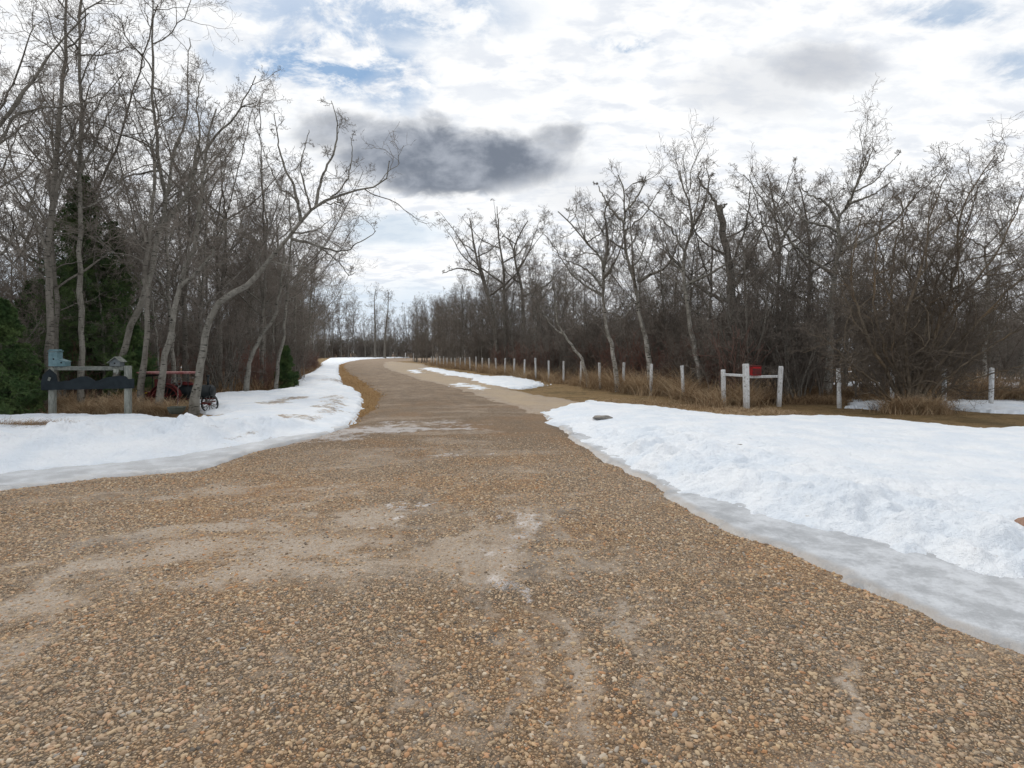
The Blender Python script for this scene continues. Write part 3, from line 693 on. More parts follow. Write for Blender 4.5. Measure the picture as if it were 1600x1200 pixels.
# ------------------------------------------------------------------ trees
def tubes(groups):
    """groups: list of (P (m,n,3), R (m,n), sides)"""
    Vs, Fs, o = [], [], 0
    for P, Rr, s_ in groups:
        m_, n_, _ = P.shape
        if m_ == 0: continue
        T = np.gradient(P, axis=1); T /= np.linalg.norm(T, axis=2, keepdims=True)+1e-9
        mean = P[:, -1]-P[:, 0]; ref = np.where(np.abs(mean[:, 2:3]) > .7*np.linalg.norm(mean, axis=1, keepdims=True), [[1., .13, 0]], [[.1, 0, 1.]])
        Uv = ref[:, None]-T*(T*ref[:, None]).sum(2, keepdims=True); Uv /= np.linalg.norm(Uv, axis=2, keepdims=True)+1e-9
        W = np.cross(T, Uv)
        a = np.arange(s_)*2*math.pi/s_
        V_ = P[:, :, None]+Rr[:, :, None, None]*(np.cos(a)[None, None, :, None]*Uv[:, :, None]+np.sin(a)[None, None, :, None]*W[:, :, None])
        idx = np.arange(m_*n_*s_).reshape(m_, n_, s_)+o
        q = np.stack([idx[:, :-1], np.roll(idx[:, :-1], -1, 2), np.roll(idx[:, 1:], -1, 2), idx[:, 1:]], -1).reshape(-1, 4)
        Vs.append(V_.reshape(-1, 3)); Fs.append(q); o += m_*n_*s_
    return np.concatenate(Vs), Fs
def resample(pts, n_, jit=0, rg=None):
    p = np.array(pts, float); d = np.r_[0, np.cumsum(np.linalg.norm(np.diff(p, axis=0), axis=1))]
    # catmull-rom via numpy: densify
    q = []
    for i in range(len(p)-1):
        p0 = p[max(i-1, 0)]; p1 = p[i]; p2 = p[i+1]; p3 = p[min(i+2, len(p)-1)]
        for t in np.linspace(0, 1, 12, endpoint=False):
            q.append(.5*((2*p1)+(-p0+p2)*t+(2*p0-5*p1+4*p2-p3)*t*t+(-p0+3*p1-3*p2+p3)*t**3))
    q.append(p[-1]); q = np.array(q); d = np.r_[0, np.cumsum(np.linalg.norm(np.diff(q, axis=0), axis=1))]
    s_ = np.linspace(0, d[-1], n_); r_ = np.stack([np.interp(s_, d, q[:, i]) for i in range(3)], -1)
    if jit and rg is not None:
        j = rg.randn(n_, 3)*jit; j[0] = 0; r_ = r_+j
    return r_, d[-1]
def sprout(rg, P, Rr, L, cnt, t0, t1, ang, lenf, n_, wob, trop, rk, rmin, endk=.35, shape=.5, flat=0):
    """children for every parent polyline; returns P', R', L'"""
    m_, np_, _ = P.shape
    t = t0+(t1-t0)*((np.arange(cnt)[None]+rg.rand(m_, cnt))/cnt)
    f = t*(np_-1); i0 = np.minimum(f.astype(int), np_-2); fr = (f-i0)[..., None]
    mi = np.arange(m_)[:, None]
    A = P[mi, i0]; B = P[mi, i0+1]; st = A*(1-fr)+B*fr; tan_ = B-A; tan_ /= np.linalg.norm(tan_, axis=2, keepdims=True)+1e-9
    rp = Rr[mi, i0]*(1-fr[..., 0])+Rr[mi, i0+1]*fr[..., 0]
    st = st.reshape(-1, 3); tan_ = tan_.reshape(-1, 3); rp = rp.ravel(); t = t.ravel()
    q = rg.randn(len(st), 3); q -= tan_*(q*tan_).sum(1, keepdims=True); q /= np.linalg.norm(q, axis=1, keepdims=True)+1e-9
    a = ang*(.7+.6*rg.rand(len(st)))[:, None]
    d = tan_*np.cos(a)+q*np.sin(a)
    Lc = np.repeat(L, cnt)*lenf*(1-shape*t)*(.55+.8*rg.rand(len(st)))
    r0 = np.clip(np.minimum(rp*.72, rk*Lc), rmin, None)
    out_ = [st]; p = st
    for j in range(n_-1):
        d = d+rg.randn(len(st), 3)*wob; d[:, 2] += trop; d /= np.linalg.norm(d, axis=1, keepdims=True)
        p = p+d*(Lc/(n_-1))[:, None]; out_.append(p)
    Pc = np.stack(out_, 1); tt = np.linspace(0, 1, n_)
    Rc = np.maximum(r0[:, None]*(1-(1-endk)*tt[None]), rmin*.75)
    return Pc, Rc, Lc
def budtip(Rc, k_=1.9):
    Rc = Rc.copy(); Rc[:, -2] *= k_; Rc[:, -1] *= .4; return Rc

def grow_crown(rg, mains, par):
    """mains: list of (P(n,3), R(n), L, t0, density).  returns limb groups, twig groups"""
    limbs, tw = [], []
    L1, L2, L3, L4 = [], [], [], []
    for P, Rr, L, t0, dens in mains:
        c1 = max(2, int(L*dens*(1-t0)))
        a = sprout(rg, P[None], Rr[None], np.array([L]), c1, t0, .98, par['a1'], par['l1'], 9, .27, par['tr1'], .013, .008, .3, .35)
        a[0][:, :, :] += 0
        L1.append(a)
    A = [np.concatenate([q[i] for q in L1]) for i in range(3)]
    A[2] = A[2]; limbs.append((A[0], A[1], 5))
    B = sprout(rg, *A, par['n2'], .12, 1.0, R(52), .55, 7, .30, par['tr2'], .010, .0052, .4, .3); tw.append((B[0], B[1], 4))
    Cc = sprout(rg, *B, par['n3'], .1, 1.0, R(50), .6, 5, .30, .05, .008, .0036*par['tk'], .5, .25); tw.append((Cc[0], Cc[1], 3))
    if par['n4']:
        D = sprout(rg, *Cc, par['n4'], .15, 1.0, R(45), .6, 5, .25, .07, .008, .0034*par['tk'], .6, .25); tw.append((D[0], budtip(D[1], par['bud']), 3))
    return limbs, tw
PAR = dict(a1=R(56), l1=.28, tr1=.08, n2=6, tr2=.05, n3=5, n4=4, tk=1.0, bud=2.0)
def make_tree(name, origin, mains_pts, par, seed, tmat='bark_pale', lmat=None, cmat='twig', sides=10, npts=22, jit=.02, flare=1.35, rz=0):
    """mains_pts: list of (points world-local (n,3), r0, r1, t0, density); first one is the trunk"""
    rg = np.random.RandomState(seed); mains = []; tg = []
    for i, (pts, r0, r1, t0, dens) in enumerate(mains_pts):
        P, L = resample(pts, npts, jit*(1 if L_ok(pts) else .5), rg)
        tt = np.linspace(0, 1, npts); Rr = r0+(r1-r0)*tt**.85
        if i == 0: Rr = Rr*(1+(flare-1)*np.exp(-tt*L/.35)); P[0, 2] -= .15
        Rr = Rr*(1+.05*rg.randn(npts))
        mains.append((P, Rr, L, t0, dens)); tg.append((P[None], Rr[None], sides if i == 0 else 8))
    limbs, tw = grow_crown(rg, mains, par)
    root = empty(name, origin, rz)
    V_, Fs = tubes(tg+limbs); link('trunk', mesh_np('trunk', V_, Fs), M[tmat], root)
    V_, Fs = tubes(tw); link('crown', mesh_np('crown', V_, Fs, True), M[cmat], root)
    return root
def L_ok(p): return True
def hero(name, Y, mains, seed, label, cat='tree', par=None, group=None, **kw):
    """mains: list of (px polyline, r0, r1, t0, density, depth drift)"""
    base_ = G(*mains[0][0][0]) if Y is None else None
    p = dict(PAR); p.update(par or {})
    rg = np.random.RandomState(seed+1)
    Y = base_[1] if Y is None else Y
    x0, y0 = mains[0][0][0]; org = PX(x0, y0, Y); org[2] = 0; MP = []
    for i, (pl, r0, r1, t0, dens, dr) in enumerate(mains):
        pts = []
        for j, (a, b_) in enumerate(pl):
            f = j/(len(pl)-1); yy = Y+dr*f**1.2
            q = PX(a, b_, yy)
            if i == 0 and j == 0: q[2] = 0
            pts.append(q-org)
        MP.append((pts, r0, r1, t0, dens))
    auto = kw.pop('auto', 0)
    if auto:
        T_, TL = resample(MP[0][0], 24)
        az0 = rg.rand()*6.28
        for q in range(auto):
            i = int(24*(.45+.42*q/auto+.05*rg.rand())); b0 = T_[i]; az = az0+q*2.4+rg.randn()*.3; l = TL*(1-i/24)*(.5+.3*rg.rand())+TL*.05; o = l*(.75+.4*rg.rand())
            d_ = np.array([math.cos(az), math.sin(az), 0]); up_ = np.array([0, 0, 1.])
            MP.append(([b0, b0+d_*o*.45+up_*l*.25, b0+d_*o*.75+up_*l*.6, b0+d_*o+up_*l*.85], mains[0][1]*(1-i/24)*.75+.012, .010, .12, mains[0][4]))
    t = make_tree(name, tuple(org), MP, p, seed, **kw)
    tag(t, label, cat, group); return t

# ---- left hero trees
hero('leaning_poplar', 14.95, [
    ([(302, 641), (312, 585), (318, 540), (328, 500), (348, 468), (388, 445), (410, 420), (433, 390), (470, 347), (493, 323), (520, 310), (547, 300), (593, 290), (607, 273), (608, 250)], .115, .012, .45, 1.7, -.8),
    ([(493, 323), (503, 277), (523, 233), (527, 193), (518, 157)], .045, .008, .1, 2.6, .6),
    ([(470, 347), (467, 323), (457, 287), (440, 247), (428, 177)], .05, .008, .15, 2.4, -.5),
    ([(466, 320), (452, 300), (437, 293), (410, 233)], .03, .007, .1, 2.2, .6),
    ([(486, 328), (478, 300), (470, 260), (484, 200)], .03, .007, .1, 2.2, -.7),
    ([(505, 318), (540, 285), (550, 240), (548, 215)], .028, .007, .1, 2.2, .5),
    ([(455, 373), (493, 383), (533, 393), (560, 380), (588, 362)], .04, .008, .1, 2.2, -.6),
    ([(500, 388), (530, 410), (545, 430), (555, 425)], .025, .006, .1, 2.2, -.6)], 11,
    'pale poplar beside the steam tractor, leaning right over the snow with a bare spreading crown', par=dict(l1=.24, n2=5, n3=4, n4=2, tk=1.05), tmat='bark_pale', jit=.012)
hero('forked_poplar', 17.5, [
    ([(172, 650), (182, 590), (200, 520), (222, 470), (235, 430), (243, 400), (253, 350), (260, 313), (247, 240), (240, 150), (238, 60), (238, 0)], .115, .02, .45, 1.8, .5),
    ([(250, 360), (272, 335), (292, 305), (298, 280), (320, 235), (355, 195), (380, 160), (400, 118)], .08, .012, .25, 2.2, -.9),
    ([(297, 282), (312, 215), (308, 160), (318, 110)], .05, .010, .1, 2.4, .8),
    ([(258, 318), (270, 250), (290, 180), (293, 110), (296, 60)], .05, .010, .2, 2.0, .8),
    ([(252, 260), (225, 210), (212, 165), (205, 120)], .03, .008, .2, 2.2, -.6)], 12,
    'tall pale poplar behind the small birdhouse, forking into several upright limbs', tmat='bark_pale', par=dict(l1=.27))
hero('aspen', 15.6, [([(67, 650), (74, 590), (79, 530), (76, 450), (74, 380), (85, 290), (92, 200), (100, 90), (104, 0)], .115, .03, .4, 2.1, .3),
    ([(80, 330), (110, 240), (150, 170), (195, 110)], .05, .01, .15, 2.2, -.6), ([(76, 400), (50, 330), (20, 290), (-30, 250)], .05, .01, .15, 2.2, .5)], 13,
    'thick grey aspen standing behind the left sign post', tmat='bark_grey', par=dict(l1=.24))
hero('aspen', 16.2, [([(127, 649), (128, 560), (126, 470), (124, 400), (127, 330), (125, 255), (128, 180), (125, 80), (128, 0)], .085, .03, .45, 2.4, .3),
    ([(126, 270), (150, 220), (180, 160), (192, 120)], .04, .01, .1, 2.3, .6), ([(127, 240), (100, 180), (60, 130)], .04, .01, .1, 2.3, -.6)], 14,
    'straight aspen rising behind the middle of the black silhouette board', tmat='bark_pale', par=dict(l1=.24))
hero('aspen', 15.4, [([(219, 628), (225, 560), (231, 500), (228, 440), (232, 370), (241, 270), (236, 215)], .085, .03, .45, 2.2, .3),
    ([(230, 380), (215, 330), (195, 290)], .04, .01, .1, 2.2, .5)], 15, 'dark aspen with a broken knotted top between the sign and the steam tractor', tmat='bark_grey', par=dict(l1=.24))
hero('aspen', 15.0, [([(247, 622), (258, 560), (270, 500), (277, 460), (302, 390), (312, 330), (318, 250), (338, 170)], .095, .02, .4, 2.3, .6),
    ([(280, 450), (330, 400), (350, 350), (390, 330)], .05, .01, .1, 2.2, -.6)], 16, 'aspen with black scarred bark in front of the tractor canopy', tmat='bark_pale', par=dict(l1=.22))
hero('aspen', 22.0, [([(382, 612), (392, 563), (408, 524), (429, 494), (440, 440), (445, 380)], .10, .03, .5, 2.2, .3)], 17, 'small pale aspen leaning right at the edge of the left wood', tmat='bark_pale', par=dict(l1=.24))
hero('aspen', 23.0, [([(430, 612), (436, 554), (443, 524), (448, 450), (455, 370), (450, 300)], .08, .02, .4, 2.2, .3)], 18, 'slim mottled aspen beside the small green spruce at the snow edge', tmat='bark_pale', par=dict(l1=.22))
hero('overhanging_poplar', 12.5, [([(-95, 668), (-90, 500), (-80, 380), (-60, 280), (-70, 150), (-60, 0)], .2, .04, .4, 1.4, .3),
    ([(-75, 330), (-30, 240), (0, 195), (40, 140), (85, 75), (140, 20)], .07, .012, .2, 2.2, .5), ([(-85, 420), (-30, 300), (20, 185), (100, 165), (150, 160)], .06, .012, .3, 2.2, .8),
    ([(-88, 460), (-20, 420), (40, 340), (60, 270)], .05, .012, .3, 2.2, -.4)], 19, 'poplar at the left edge whose long limbs reach into the upper left sky', tmat='bark_grey', par=dict(l1=.2, n4=3))

# ---- right hero trees
def RT(Y, mains, seed, label, **kw): kw.setdefault('auto', 5); return hero(kw.pop('name', 'aspen'), Y, mains, seed, label, group=None, **kw)
RT(49, [([(783, 580), (777, 547), (771, 497), (758, 449), (744, 402), (739, 370), (733, 341)], .22, .05, .45, 1.4, .5), ([(750, 430), (739, 424), (717, 419), (692, 427)], .10, .03, .1, 1.8, -1), ([(765, 470), (752, 420), (748, 395), (755, 370)], .12, .03, .2, 1.7, 1)], 31,
   'crooked dark aspen with a rounded crown, leftmost tall tree above the low thicket', par=dict(l1=.22, tk=2.0, n4=3), tmat='bark_grey')
RT(48, [([(793, 580), (789, 520), (788, 465), (787, 421), (780, 376), (779, 351), (777, 322)], .22, .03, .5, 1.2, .5)], 32, 'thin dead-topped aspen between two crooked ones above the low thicket', par=dict(l1=.12, tk=2.0, n4=2), tmat='bark_grey')
RT(47, [([(822, 580), (818, 500), (815, 449), (806, 414), (804, 389), (815, 360), (826, 345)], .22, .04, .55, 1.8, .5), ([(806, 400), (795, 375), (785, 368)], .08, .03, .1, 1.8, .5)], 33, 'twisting aspen with a small flat crown, right of the dead-topped one', par=dict(l1=.18, tk=2.0, n4=3), tmat='bark_grey')
RT(23.6, [([(966, 612), (958, 554), (948, 509), (942, 449), (942, 408), (920, 383), (894, 351), (872, 330)], .105, .022, .4, 2.0, .6), ([(942, 420), (950, 380), (945, 330), (960, 300)], .08, .02, .15, 2.0, -.8), ([(942, 450), (915, 420), (880, 405)], .06, .02, .1, 2.0, .8)], 34,
   'aspen forking low and spreading left, white trunk foot behind the fence', par=dict(l1=.27, tk=1.35), tmat='bark_white')
RT(22.6, [([(1017, 614), (1012, 547), (999, 490), (993, 449), (980, 402), (975, 354), (977, 313), (967, 275)], .12, .022, .4, 2.1, .6), ([(996, 440), (1020, 428), (1043, 414), (1060, 380)], .08, .02, .1, 1.8, -.8), ([(976, 350), (950, 320), (935, 290)], .06, .02, .1, 2, .6), ([(978, 330), (1000, 300), (1010, 275)], .05, .02, .1, 2, .6)], 35,
   'large aspen with a right-hand side limb and broad crown behind the fence', par=dict(l1=.27, tk=1.35), tmat='bark_white')
RT(21, [([(1100, 619), (1088, 554), (1075, 481), (1069, 402), (1081, 357), (1076, 315), (1066, 285), (1062, 265)], .11, .025, .4, 2.2, .6), ([(1072, 400), (1050, 360), (1020, 330), (1000, 315)], .05, .015, .1, 2, .6), ([(1080, 360), (1098, 325), (1108, 285), (1104, 262)], .06, .015, .1, 2, -.6)], 36,
   'slender pale aspen with an open lacy crown left of the rail frame', par=dict(l1=.27, tk=1.25), tmat='bark_white')
RT(21, [([(1165, 622), (1155, 540), (1146, 472), (1140, 420), (1131, 367), (1124, 322)], .19, .11, .5, 2.2, .3), ([(1126, 335), (1110, 305), (1092, 278), (1098, 262)], .07, .015, .1, 2.2, .6), ([(1124, 330), (1132, 322), (1136, 318)], .05, .03, .5, .5, 0), ([(1140, 420), (1162, 365), (1170, 320), (1173, 290)], .06, .015, .15, 2.2, -.6)], 37,
   'dark thick aspen with a snapped top behind the rail frame', par=dict(l1=.26, tk=1.1), tmat='bark_grey')
RT(19.6, [([(1293, 625), (1296, 555), (1300, 465), (1312, 380), (1311, 341), (1326, 319), (1338, 290), (1352, 262), (1358, 240)], .14, .018, .35, 2.3, .5), ([(1311, 345), (1288, 315), (1265, 305), (1250, 290)], .06, .015, .1, 2.2, .6), ([(1326, 319), (1355, 308), (1378, 295), (1395, 280)], .05, .012, .1, 2.2, -.6), ([(1314, 372), (1345, 352), (1380, 345), (1400, 342)], .045, .012, .1, 2, -.5)], 38,
   'tallest aspen on the right, fine forked crown above the thicket between frame and willow', par=dict(l1=.24, tk=1.1), tmat='bark_white')
RT(22.5, [([(1262, 618), (1262, 550), (1263, 480), (1266, 405), (1260, 340), (1250, 290)], .11, .02, .35, 2.3, .5), ([(1264, 420), (1225, 360), (1205, 300)], .05, .015, .1, 2.2, .6)], 39, 'upright dark aspen just left of the tallest right-hand one', par=dict(l1=.24, tk=1.1), tmat='bark_grey')
RT(22, [([(1215, 620), (1214, 540), (1215, 460), (1219, 400), (1212, 340), (1200, 270)], .09, .02, .35, 2.3, .5)], 40, 'straight dark aspen above the right end of the rail frame', par=dict(l1=.26, tk=1.1), tmat='bark_grey')

RT(27, [([(921, 601), (909, 562), (890, 535), (872, 505), (868, 470), (862, 430)], .09, .02, .45, 2.0, .4)], 41, 'thin white-footed aspen leaning left behind the fence, left of the low-forking one', par=dict(l1=.22, tk=1.3), tmat='bark_white', auto=1)
RT(24, [([(1148, 618), (1140, 575), (1128, 545), (1118, 510), (1100, 470), (1085, 440)], .08, .02, .4, 2.0, .4)], 42, 'short white-footed aspen leaning left just behind the left bay of the rail frame', par=dict(l1=.24, tk=1.2), tmat='bark_white', auto=1)
# ---- willow thicket tree on the right
WB = (1425, 641)
Wm = []
for i, (pl, r0) in enumerate([([(1425, 641), (1440, 580), (1470, 500), (1495, 420), (1500, 340), (1535, 270), (1560, 240)], .085), ([(1412, 640), (1385, 580), (1352, 520), (1330, 430), (1345, 340)], .08), ([(1415, 640), (1400, 560), (1392, 470), (1400, 380), (1425, 300)], .07),
        ([(1420, 640), (1418, 570), (1412, 500), (1440, 420), (1455, 330), (1480, 270)], .08), ([(1432, 641), (1470, 570), (1530, 500), (1590, 440), (1640, 400)], .08), ([(1434, 641), (1480, 590), (1550, 540), (1620, 500)], .06), ([(1430, 640), (1455, 560), (1500, 470), (1560, 390), (1600, 300)], .09),
        ([(1408, 640), (1370, 600), (1320, 560), (1280, 520)], .05), ([(1428, 640), (1440, 540), (1465, 440), (1510, 350), (1530, 290)], .07), ([(1418, 640), (1405, 590), (1380, 540), (1365, 450), (1380, 330)], .06), ([(1424, 640), (1430, 560), (1430, 470), (1415, 400), (1410, 310)], .06),
        ([(1436, 641), (1500, 600), (1570, 580), (1640, 560)], .04), ([(1410, 640), (1390, 590), (1340, 500), (1310, 440)], .05), ([(1405, 640), (1370, 610), (1330, 590), (1290, 575)], .03), ([(1416, 640), (1392, 575), (1352, 522), (1305, 532), (1258, 550)], .026), ([(1414, 640), (1350, 600), (1320, 540), (1330, 480)], .035), ([(1440, 640), (1480, 610), (1520, 560), (1560, 500), (1580, 440)], .05),
     ([(1422, 640), (1415, 600), (1395, 560), (1400, 500), (1385, 450)], .04), ([(1430, 640), (1450, 600), (1490, 570), (1510, 520), (1520, 450)], .04)]):
    Wm.append((pl, min(r0, .085)*.8, .010, .08, 3.7, (-1)**i*(.4+.25*(i % 4))))
hero('willow', 16.1, Wm, 51, 'big multi-stemmed brown willow rising out of a tuft of dead grass at right', cat='shrub', par=dict(l1=.25, n2=6, n3=4, n4=3, tk=1.05, a1=R(42)), tmat='bark_willow', cmat='twig_willow', flare=1.0)
rg = np.random.RandomState(77); wb = G(1425, 643)
x = wb[0]+rg.randn(4200)*.36; y = wb[1]+rg.randn(4200)*.22-.1; blades('grass_skirt', x, y, .62, .006, .95, 78, M['straw'], 'shaggy pale dead grass around the foot of the willow', cat='dry grass', tintbias=.05)
# thick bush behind rail frame
Bm = []
for i, tx in enumerate([1095, 1120, 1140, 1150, 1165, 1178, 1190, 1205, 1225, 1250, 1130, 1210]):
    Bm.append(([(1168+(i-5)*2.2, 628), (1168+(tx-1168)*.35, 560), (1168+(tx-1168)*.75, 480), (tx+rg.randint(-10, 10), 380+rg.randint(-40, 60))], .05, .01, .12, 2.4, rg.randn()*.8))
hero('thicket_bush', 19.3, Bm, 52, 'dense dark bush of upright stems right behind the rail frame', cat='shrub', par=dict(l1=.24, n2=5, n3=4, n4=3, tk=1.1, a1=R(38)), tmat='bark_grey', cmat='twig_dark', flare=1)
# ---- prototypes
def proto(seed, h, r0, t0, fork, par, tmat, cmat, lean=.4, dens=2.0):
    rg = np.random.RandomState(seed); a = rg.rand()*6.28
    pts = [(0, 0, 0)]; x = y = 0; nn_ = 6
    for i in range(1, nn_+1):
        x += math.cos(a)*lean/nn_+rg.randn()*.06*h/10; y += math.sin(a)*lean/nn_+rg.randn()*.06*h/10; pts.append((x, y, h*i/nn_))
    cut = 5 if fork >= 2 else 7
    MP = [(pts[:cut], r0, r0*(.13 if cut == 7 else .4), t0, dens)]
    az0 = rg.rand()*6.28
    for q in range(fork):
        i = min(rg.randint(2, 5), cut-1) if q else 4; b0 = np.array(pts[i], float); az = az0+q*6.28/fork+rg.randn()*.4; l = h*(1-i/nn_)*(.72+.3*rg.rand()); o = l*(.5+.35*rg.rand())
        MP.append(([b0, b0+np.array([math.cos(az)*o*.5, math.sin(az)*o*.5, l*.35]), b0+np.array([math.cos(az)*o*.8, math.sin(az)*o*.8, l*.7]), b0+np.array([math.cos(az)*o, math.sin(az)*o, l])], r0*.42, r0*.12, .15, dens))
    p = dict(PAR); p.update(par)
    return lambda name, loc: make_tree(name, loc, MP, p, seed, tmat=tmat, cmat=cmat, sides=8, npts=16)
def shrubproto(seed, h, stems, par, tmat, cmat, spread=.45, r0=.022):
    rg = np.random.RandomState(seed); MP = []
    for q in range(stems):
        az = rg.rand()*6.28; o = spread*h*(.2+.9*rg.rand()); l = h*(.65+.45*rg.rand()); bx, by = rg.randn(2)*.16*h/2
        MP.append(([(bx, by, 0), (bx+math.cos(az)*o*.3, by+math.sin(az)*o*.3, l*.4), (bx+math.cos(az)*o*.65, by+math.sin(az)*o*.65, l*.75), (bx+math.cos(az)*o, by+math.sin(az)*o, l)], r0*(.7+.6*rg.rand()), .006, .12, 2.2))
    p = dict(PAR); p.update(par)
    return lambda name, loc: make_tree(name, loc, MP, p, seed, tmat=tmat, cmat=cmat, sides=5, npts=9, flare=1)
def copy_tree(root, loc, rz, sc):
    c_ = root.copy(); C.objects.link(c_); c_.location = loc; c_.rotation_euler = (0, 0, rz); c_.scale = sc
    for ch in root.children:
        d_ = ch.copy(); C.objects.link(d_); d_.parent = c_
    return c_
class Kind:
    def __init__(s, name, makers, h): s.name = name; s.m = makers; s.p = [None]*len(makers); s.h = h
    def put(s, rg, loc, height, label, cat, group):
        i = rg.randint(len(s.m)); sc = height/s.h
        if s.p[i] is None:
            s.p[i] = s.m[i](s.name, loc); o = s.p[i]; o.scale = (sc*(.9+.2*rg.rand()),)*2+(sc,); o.rotation_euler = (0, 0, rg.rand()*6.28)
        else: o = copy_tree(s.p[i], loc, rg.rand()*6.28, ((sc*(.85+.35*rg.rand()),)*2+(sc,)))
        tag(o, label, cat, group); RECS.append((o, pxof(loc[0], loc[1]), loc[1], height)); return o
RECS = []
def pxof(x, y): return 800+F*x/y
big = dict(n4=3, n2=6, n3=5, tk=1.2, l1=.24)
TALL = Kind('bare_aspen', [proto(101, 11, .095, .40, 4, big, 'bark_grey', 'twig'), proto(102, 11, .085, .35, 3, big, 'bark_white', 'twig'), proto(103, 11, .08, .45, 2, big, 'bark_pale', 'twig_dark', .9, 2.6),
                        proto(104, 11, .10, .4, 4, big, 'bark_grey', 'twig_dark'), proto(105, 11, .075, .3, 1, big, 'bark_grey', 'twig', .2, 2.4), proto(106, 11, .09, .4, 5, big, 'bark_pale', 'twig', .5, 2.0)], 11)
sap = dict(n2=5, n3=4, n4=2, tk=1.6, l1=.21, a1=R(42), tr1=.12)
SAP = Kind('aspen_sapling', [proto(111, 8, .06, .18, 1, sap, 'bark_grey', 'twig', .3, 3.0), proto(112, 8, .055, .2, 1, sap, 'bark_grey', 'twig_dark', .5, 3.0), proto(113, 8, .05, .15, 2, sap, 'bark_pale', 'twig', .3, 2.6), proto(114, 8, .05, .12, 0, sap, 'bark_grey', 'twig_dark', .2, 3.6)], 8)
shp = dict(n2=4, n3=4, n4=2, tk=1.25, l1=.28, a1=R(36))
SHR = Kind('thicket_shrub', [shrubproto(121, 3, 16, shp, 'bark_grey', 'twig_dark'), shrubproto(122, 3, 14, shp, 'twig_dark', 'twig_dark', .6), shrubproto(123, 3, 18, shp, 'twig', 'twig', .35)], 3)
RED = Kind('red_dogwood', [shrubproto(131, 1.8, 20, dict(shp, n4=0, n3=4), 'twig_red', 'twig_red', .4, .014), shrubproto(132, 1.8, 22, dict(shp, n4=0, n3=4), 'twig_red', 'twig_dark', .5, .014)], 1.8)

rg = np.random.RandomState(900)
placed = []
def ok(x, y, dmin):
    for a, b_ in placed:
        if (a-x)**2+(b_-y)**2 < dmin*dmin: return False
    placed.append((x, y)); return True
def pxof(x, y): return 800+F*x/y
# heroes' bases kept free
for a, b_, Yd in [(302, 0, 15), (172, 0, 17.5), (67, 0, 15.6), (127, 0, 16.2), (219, 0, 15.4), (247, 0, 15), (1425, 0, 16.1), (1168, 0, 19.3)]: placed.append(((a-800)/F*Yd, Yd))
# --- left wood
LT = {'near': 'bare grey aspen among the many in the left wood behind the sign and tractor', 'mid': 'bare aspen in the left wood where it follows the bend', 'far': 'distant bare tree at the end of the bend'}
def left_fill(kind, n_, ymin, ymax, depth, hfun, dmin, label, cat, group, pow_=1.6, dpow=1.3, off=.8):
    c_ = 0; t_ = 0
    while c_ < n_ and t_ < 6000:
        t_ += 1
        y = ymin+(ymax-ymin)*rg.rand()**pow_; e = np.interp(y, LE_Y, LE_X); x = e-off-depth*rg.rand()**dpow
        p = pxof(x, y)
        if p < -140 or p > 700: continue
        if y < 17.8 and 180 < p < 350: continue
        if ok(x, y, dmin): kind.put(rg, (x, y, -.03), hfun(x, y), label, cat, group); c_ += 1
left_fill(TALL, 40, 17.5, 40, 16, lambda x, y: 9.5+3*rg.rand(), 1.1, LT['near'], 'tree', 'bare trees of the left wood', 1.2)
left_fill(TALL, 40, 40, 125, 12, lambda x, y: 11+3.5*rg.rand(), 1.4, LT['mid'], 'tree', 'bare trees of the left wood along the bend')
left_fill(SAP, 46, 18, 60, 12, lambda x, y: 5.5+3*rg.rand(), .8, 'thin bare sapling filling the left wood', 'tree', 'saplings of the left wood', 1.3)
left_fill(SAP, 40, 45, 140, 9, lambda x, y: 7+2.5*rg.rand(), 1.0, 'thin bare sapling along the far left side of the bend', 'tree', 'saplings along the far left bend', 1.0)
left_fill(SHR, 38, 16.8, 75, 9, lambda x, y: 2.2+1.8*rg.rand(), .7, 'bare brushy shrub at the foot of the left wood', 'shrub', 'shrubs under the left wood', 1.5, 1.0, .4)
left_fill(RED, 26, 17.5, 60, 5, lambda x, y: 1.3+.8*rg.rand(), .5, 'reddish bare shrub at the foot of the left wood', 'shrub', 'reddish shrubs under the left wood', 1.6, 1.0, .2)
# --- right wood
def right_fill(kind, n_, kmax, depth, hfun, dmin, label, cat, group, off=1.6, dpow=1.2, kmin=-2, kpow=1.0):
    c_ = 0; t_ = 0
    while c_ < n_ and t_ < 8000:
        t_ += 1
        kf = kmin+(kmax-kmin)*rg.rand()**kpow; o = off+depth*rg.rand()**dpow
        x = 5.94-.644*kf+.955*o; y = 19.7+2.064*kf+.298*o
        p = pxof(x, y)
        if p > 1730 or (y > 72 and p < 645): continue
        if y < 18.8+(.7 if kind is TALL else 0): continue
        if any(abs(p-hp) < hw and y < hy for hp, hw, hy in ((962, 11, 24), (1013, 11, 23), (1092, 11, 21.5), (1294, 13, 20), (925, 8, 30))): continue
        if ok(x, y, dmin): kind.put(rg, (x, y, -.03), hfun(x, y, p), label, cat, group); c_ += 1
def hr(x, y, p):
    if p < 870: return 7.6+1.6*rg.rand()
    return 6.9+1.8*rg.rand()
right_fill(TALL, 46, 9, 20, hr, 1.2, 'bare aspen in the wood behind the rail frame and nearer fence posts', 'tree', 'bare trees of the right wood', kmin=-6, off=2.4)
right_fill(TALL, 16, 26, 14, hr, 1.5, 'bare aspen in the low wood behind the far fence posts', 'tree', 'bare trees behind the far fence', kmin=9)
right_fill(SAP, 135, 42, 9, lambda x, y, p: 7.2+2.4*rg.rand(), .8, 'thin bare young aspen in the dense stand behind the far fence posts', 'tree', 'young aspens behind the far fence', kmin=8, off=1.2, kpow=.8)
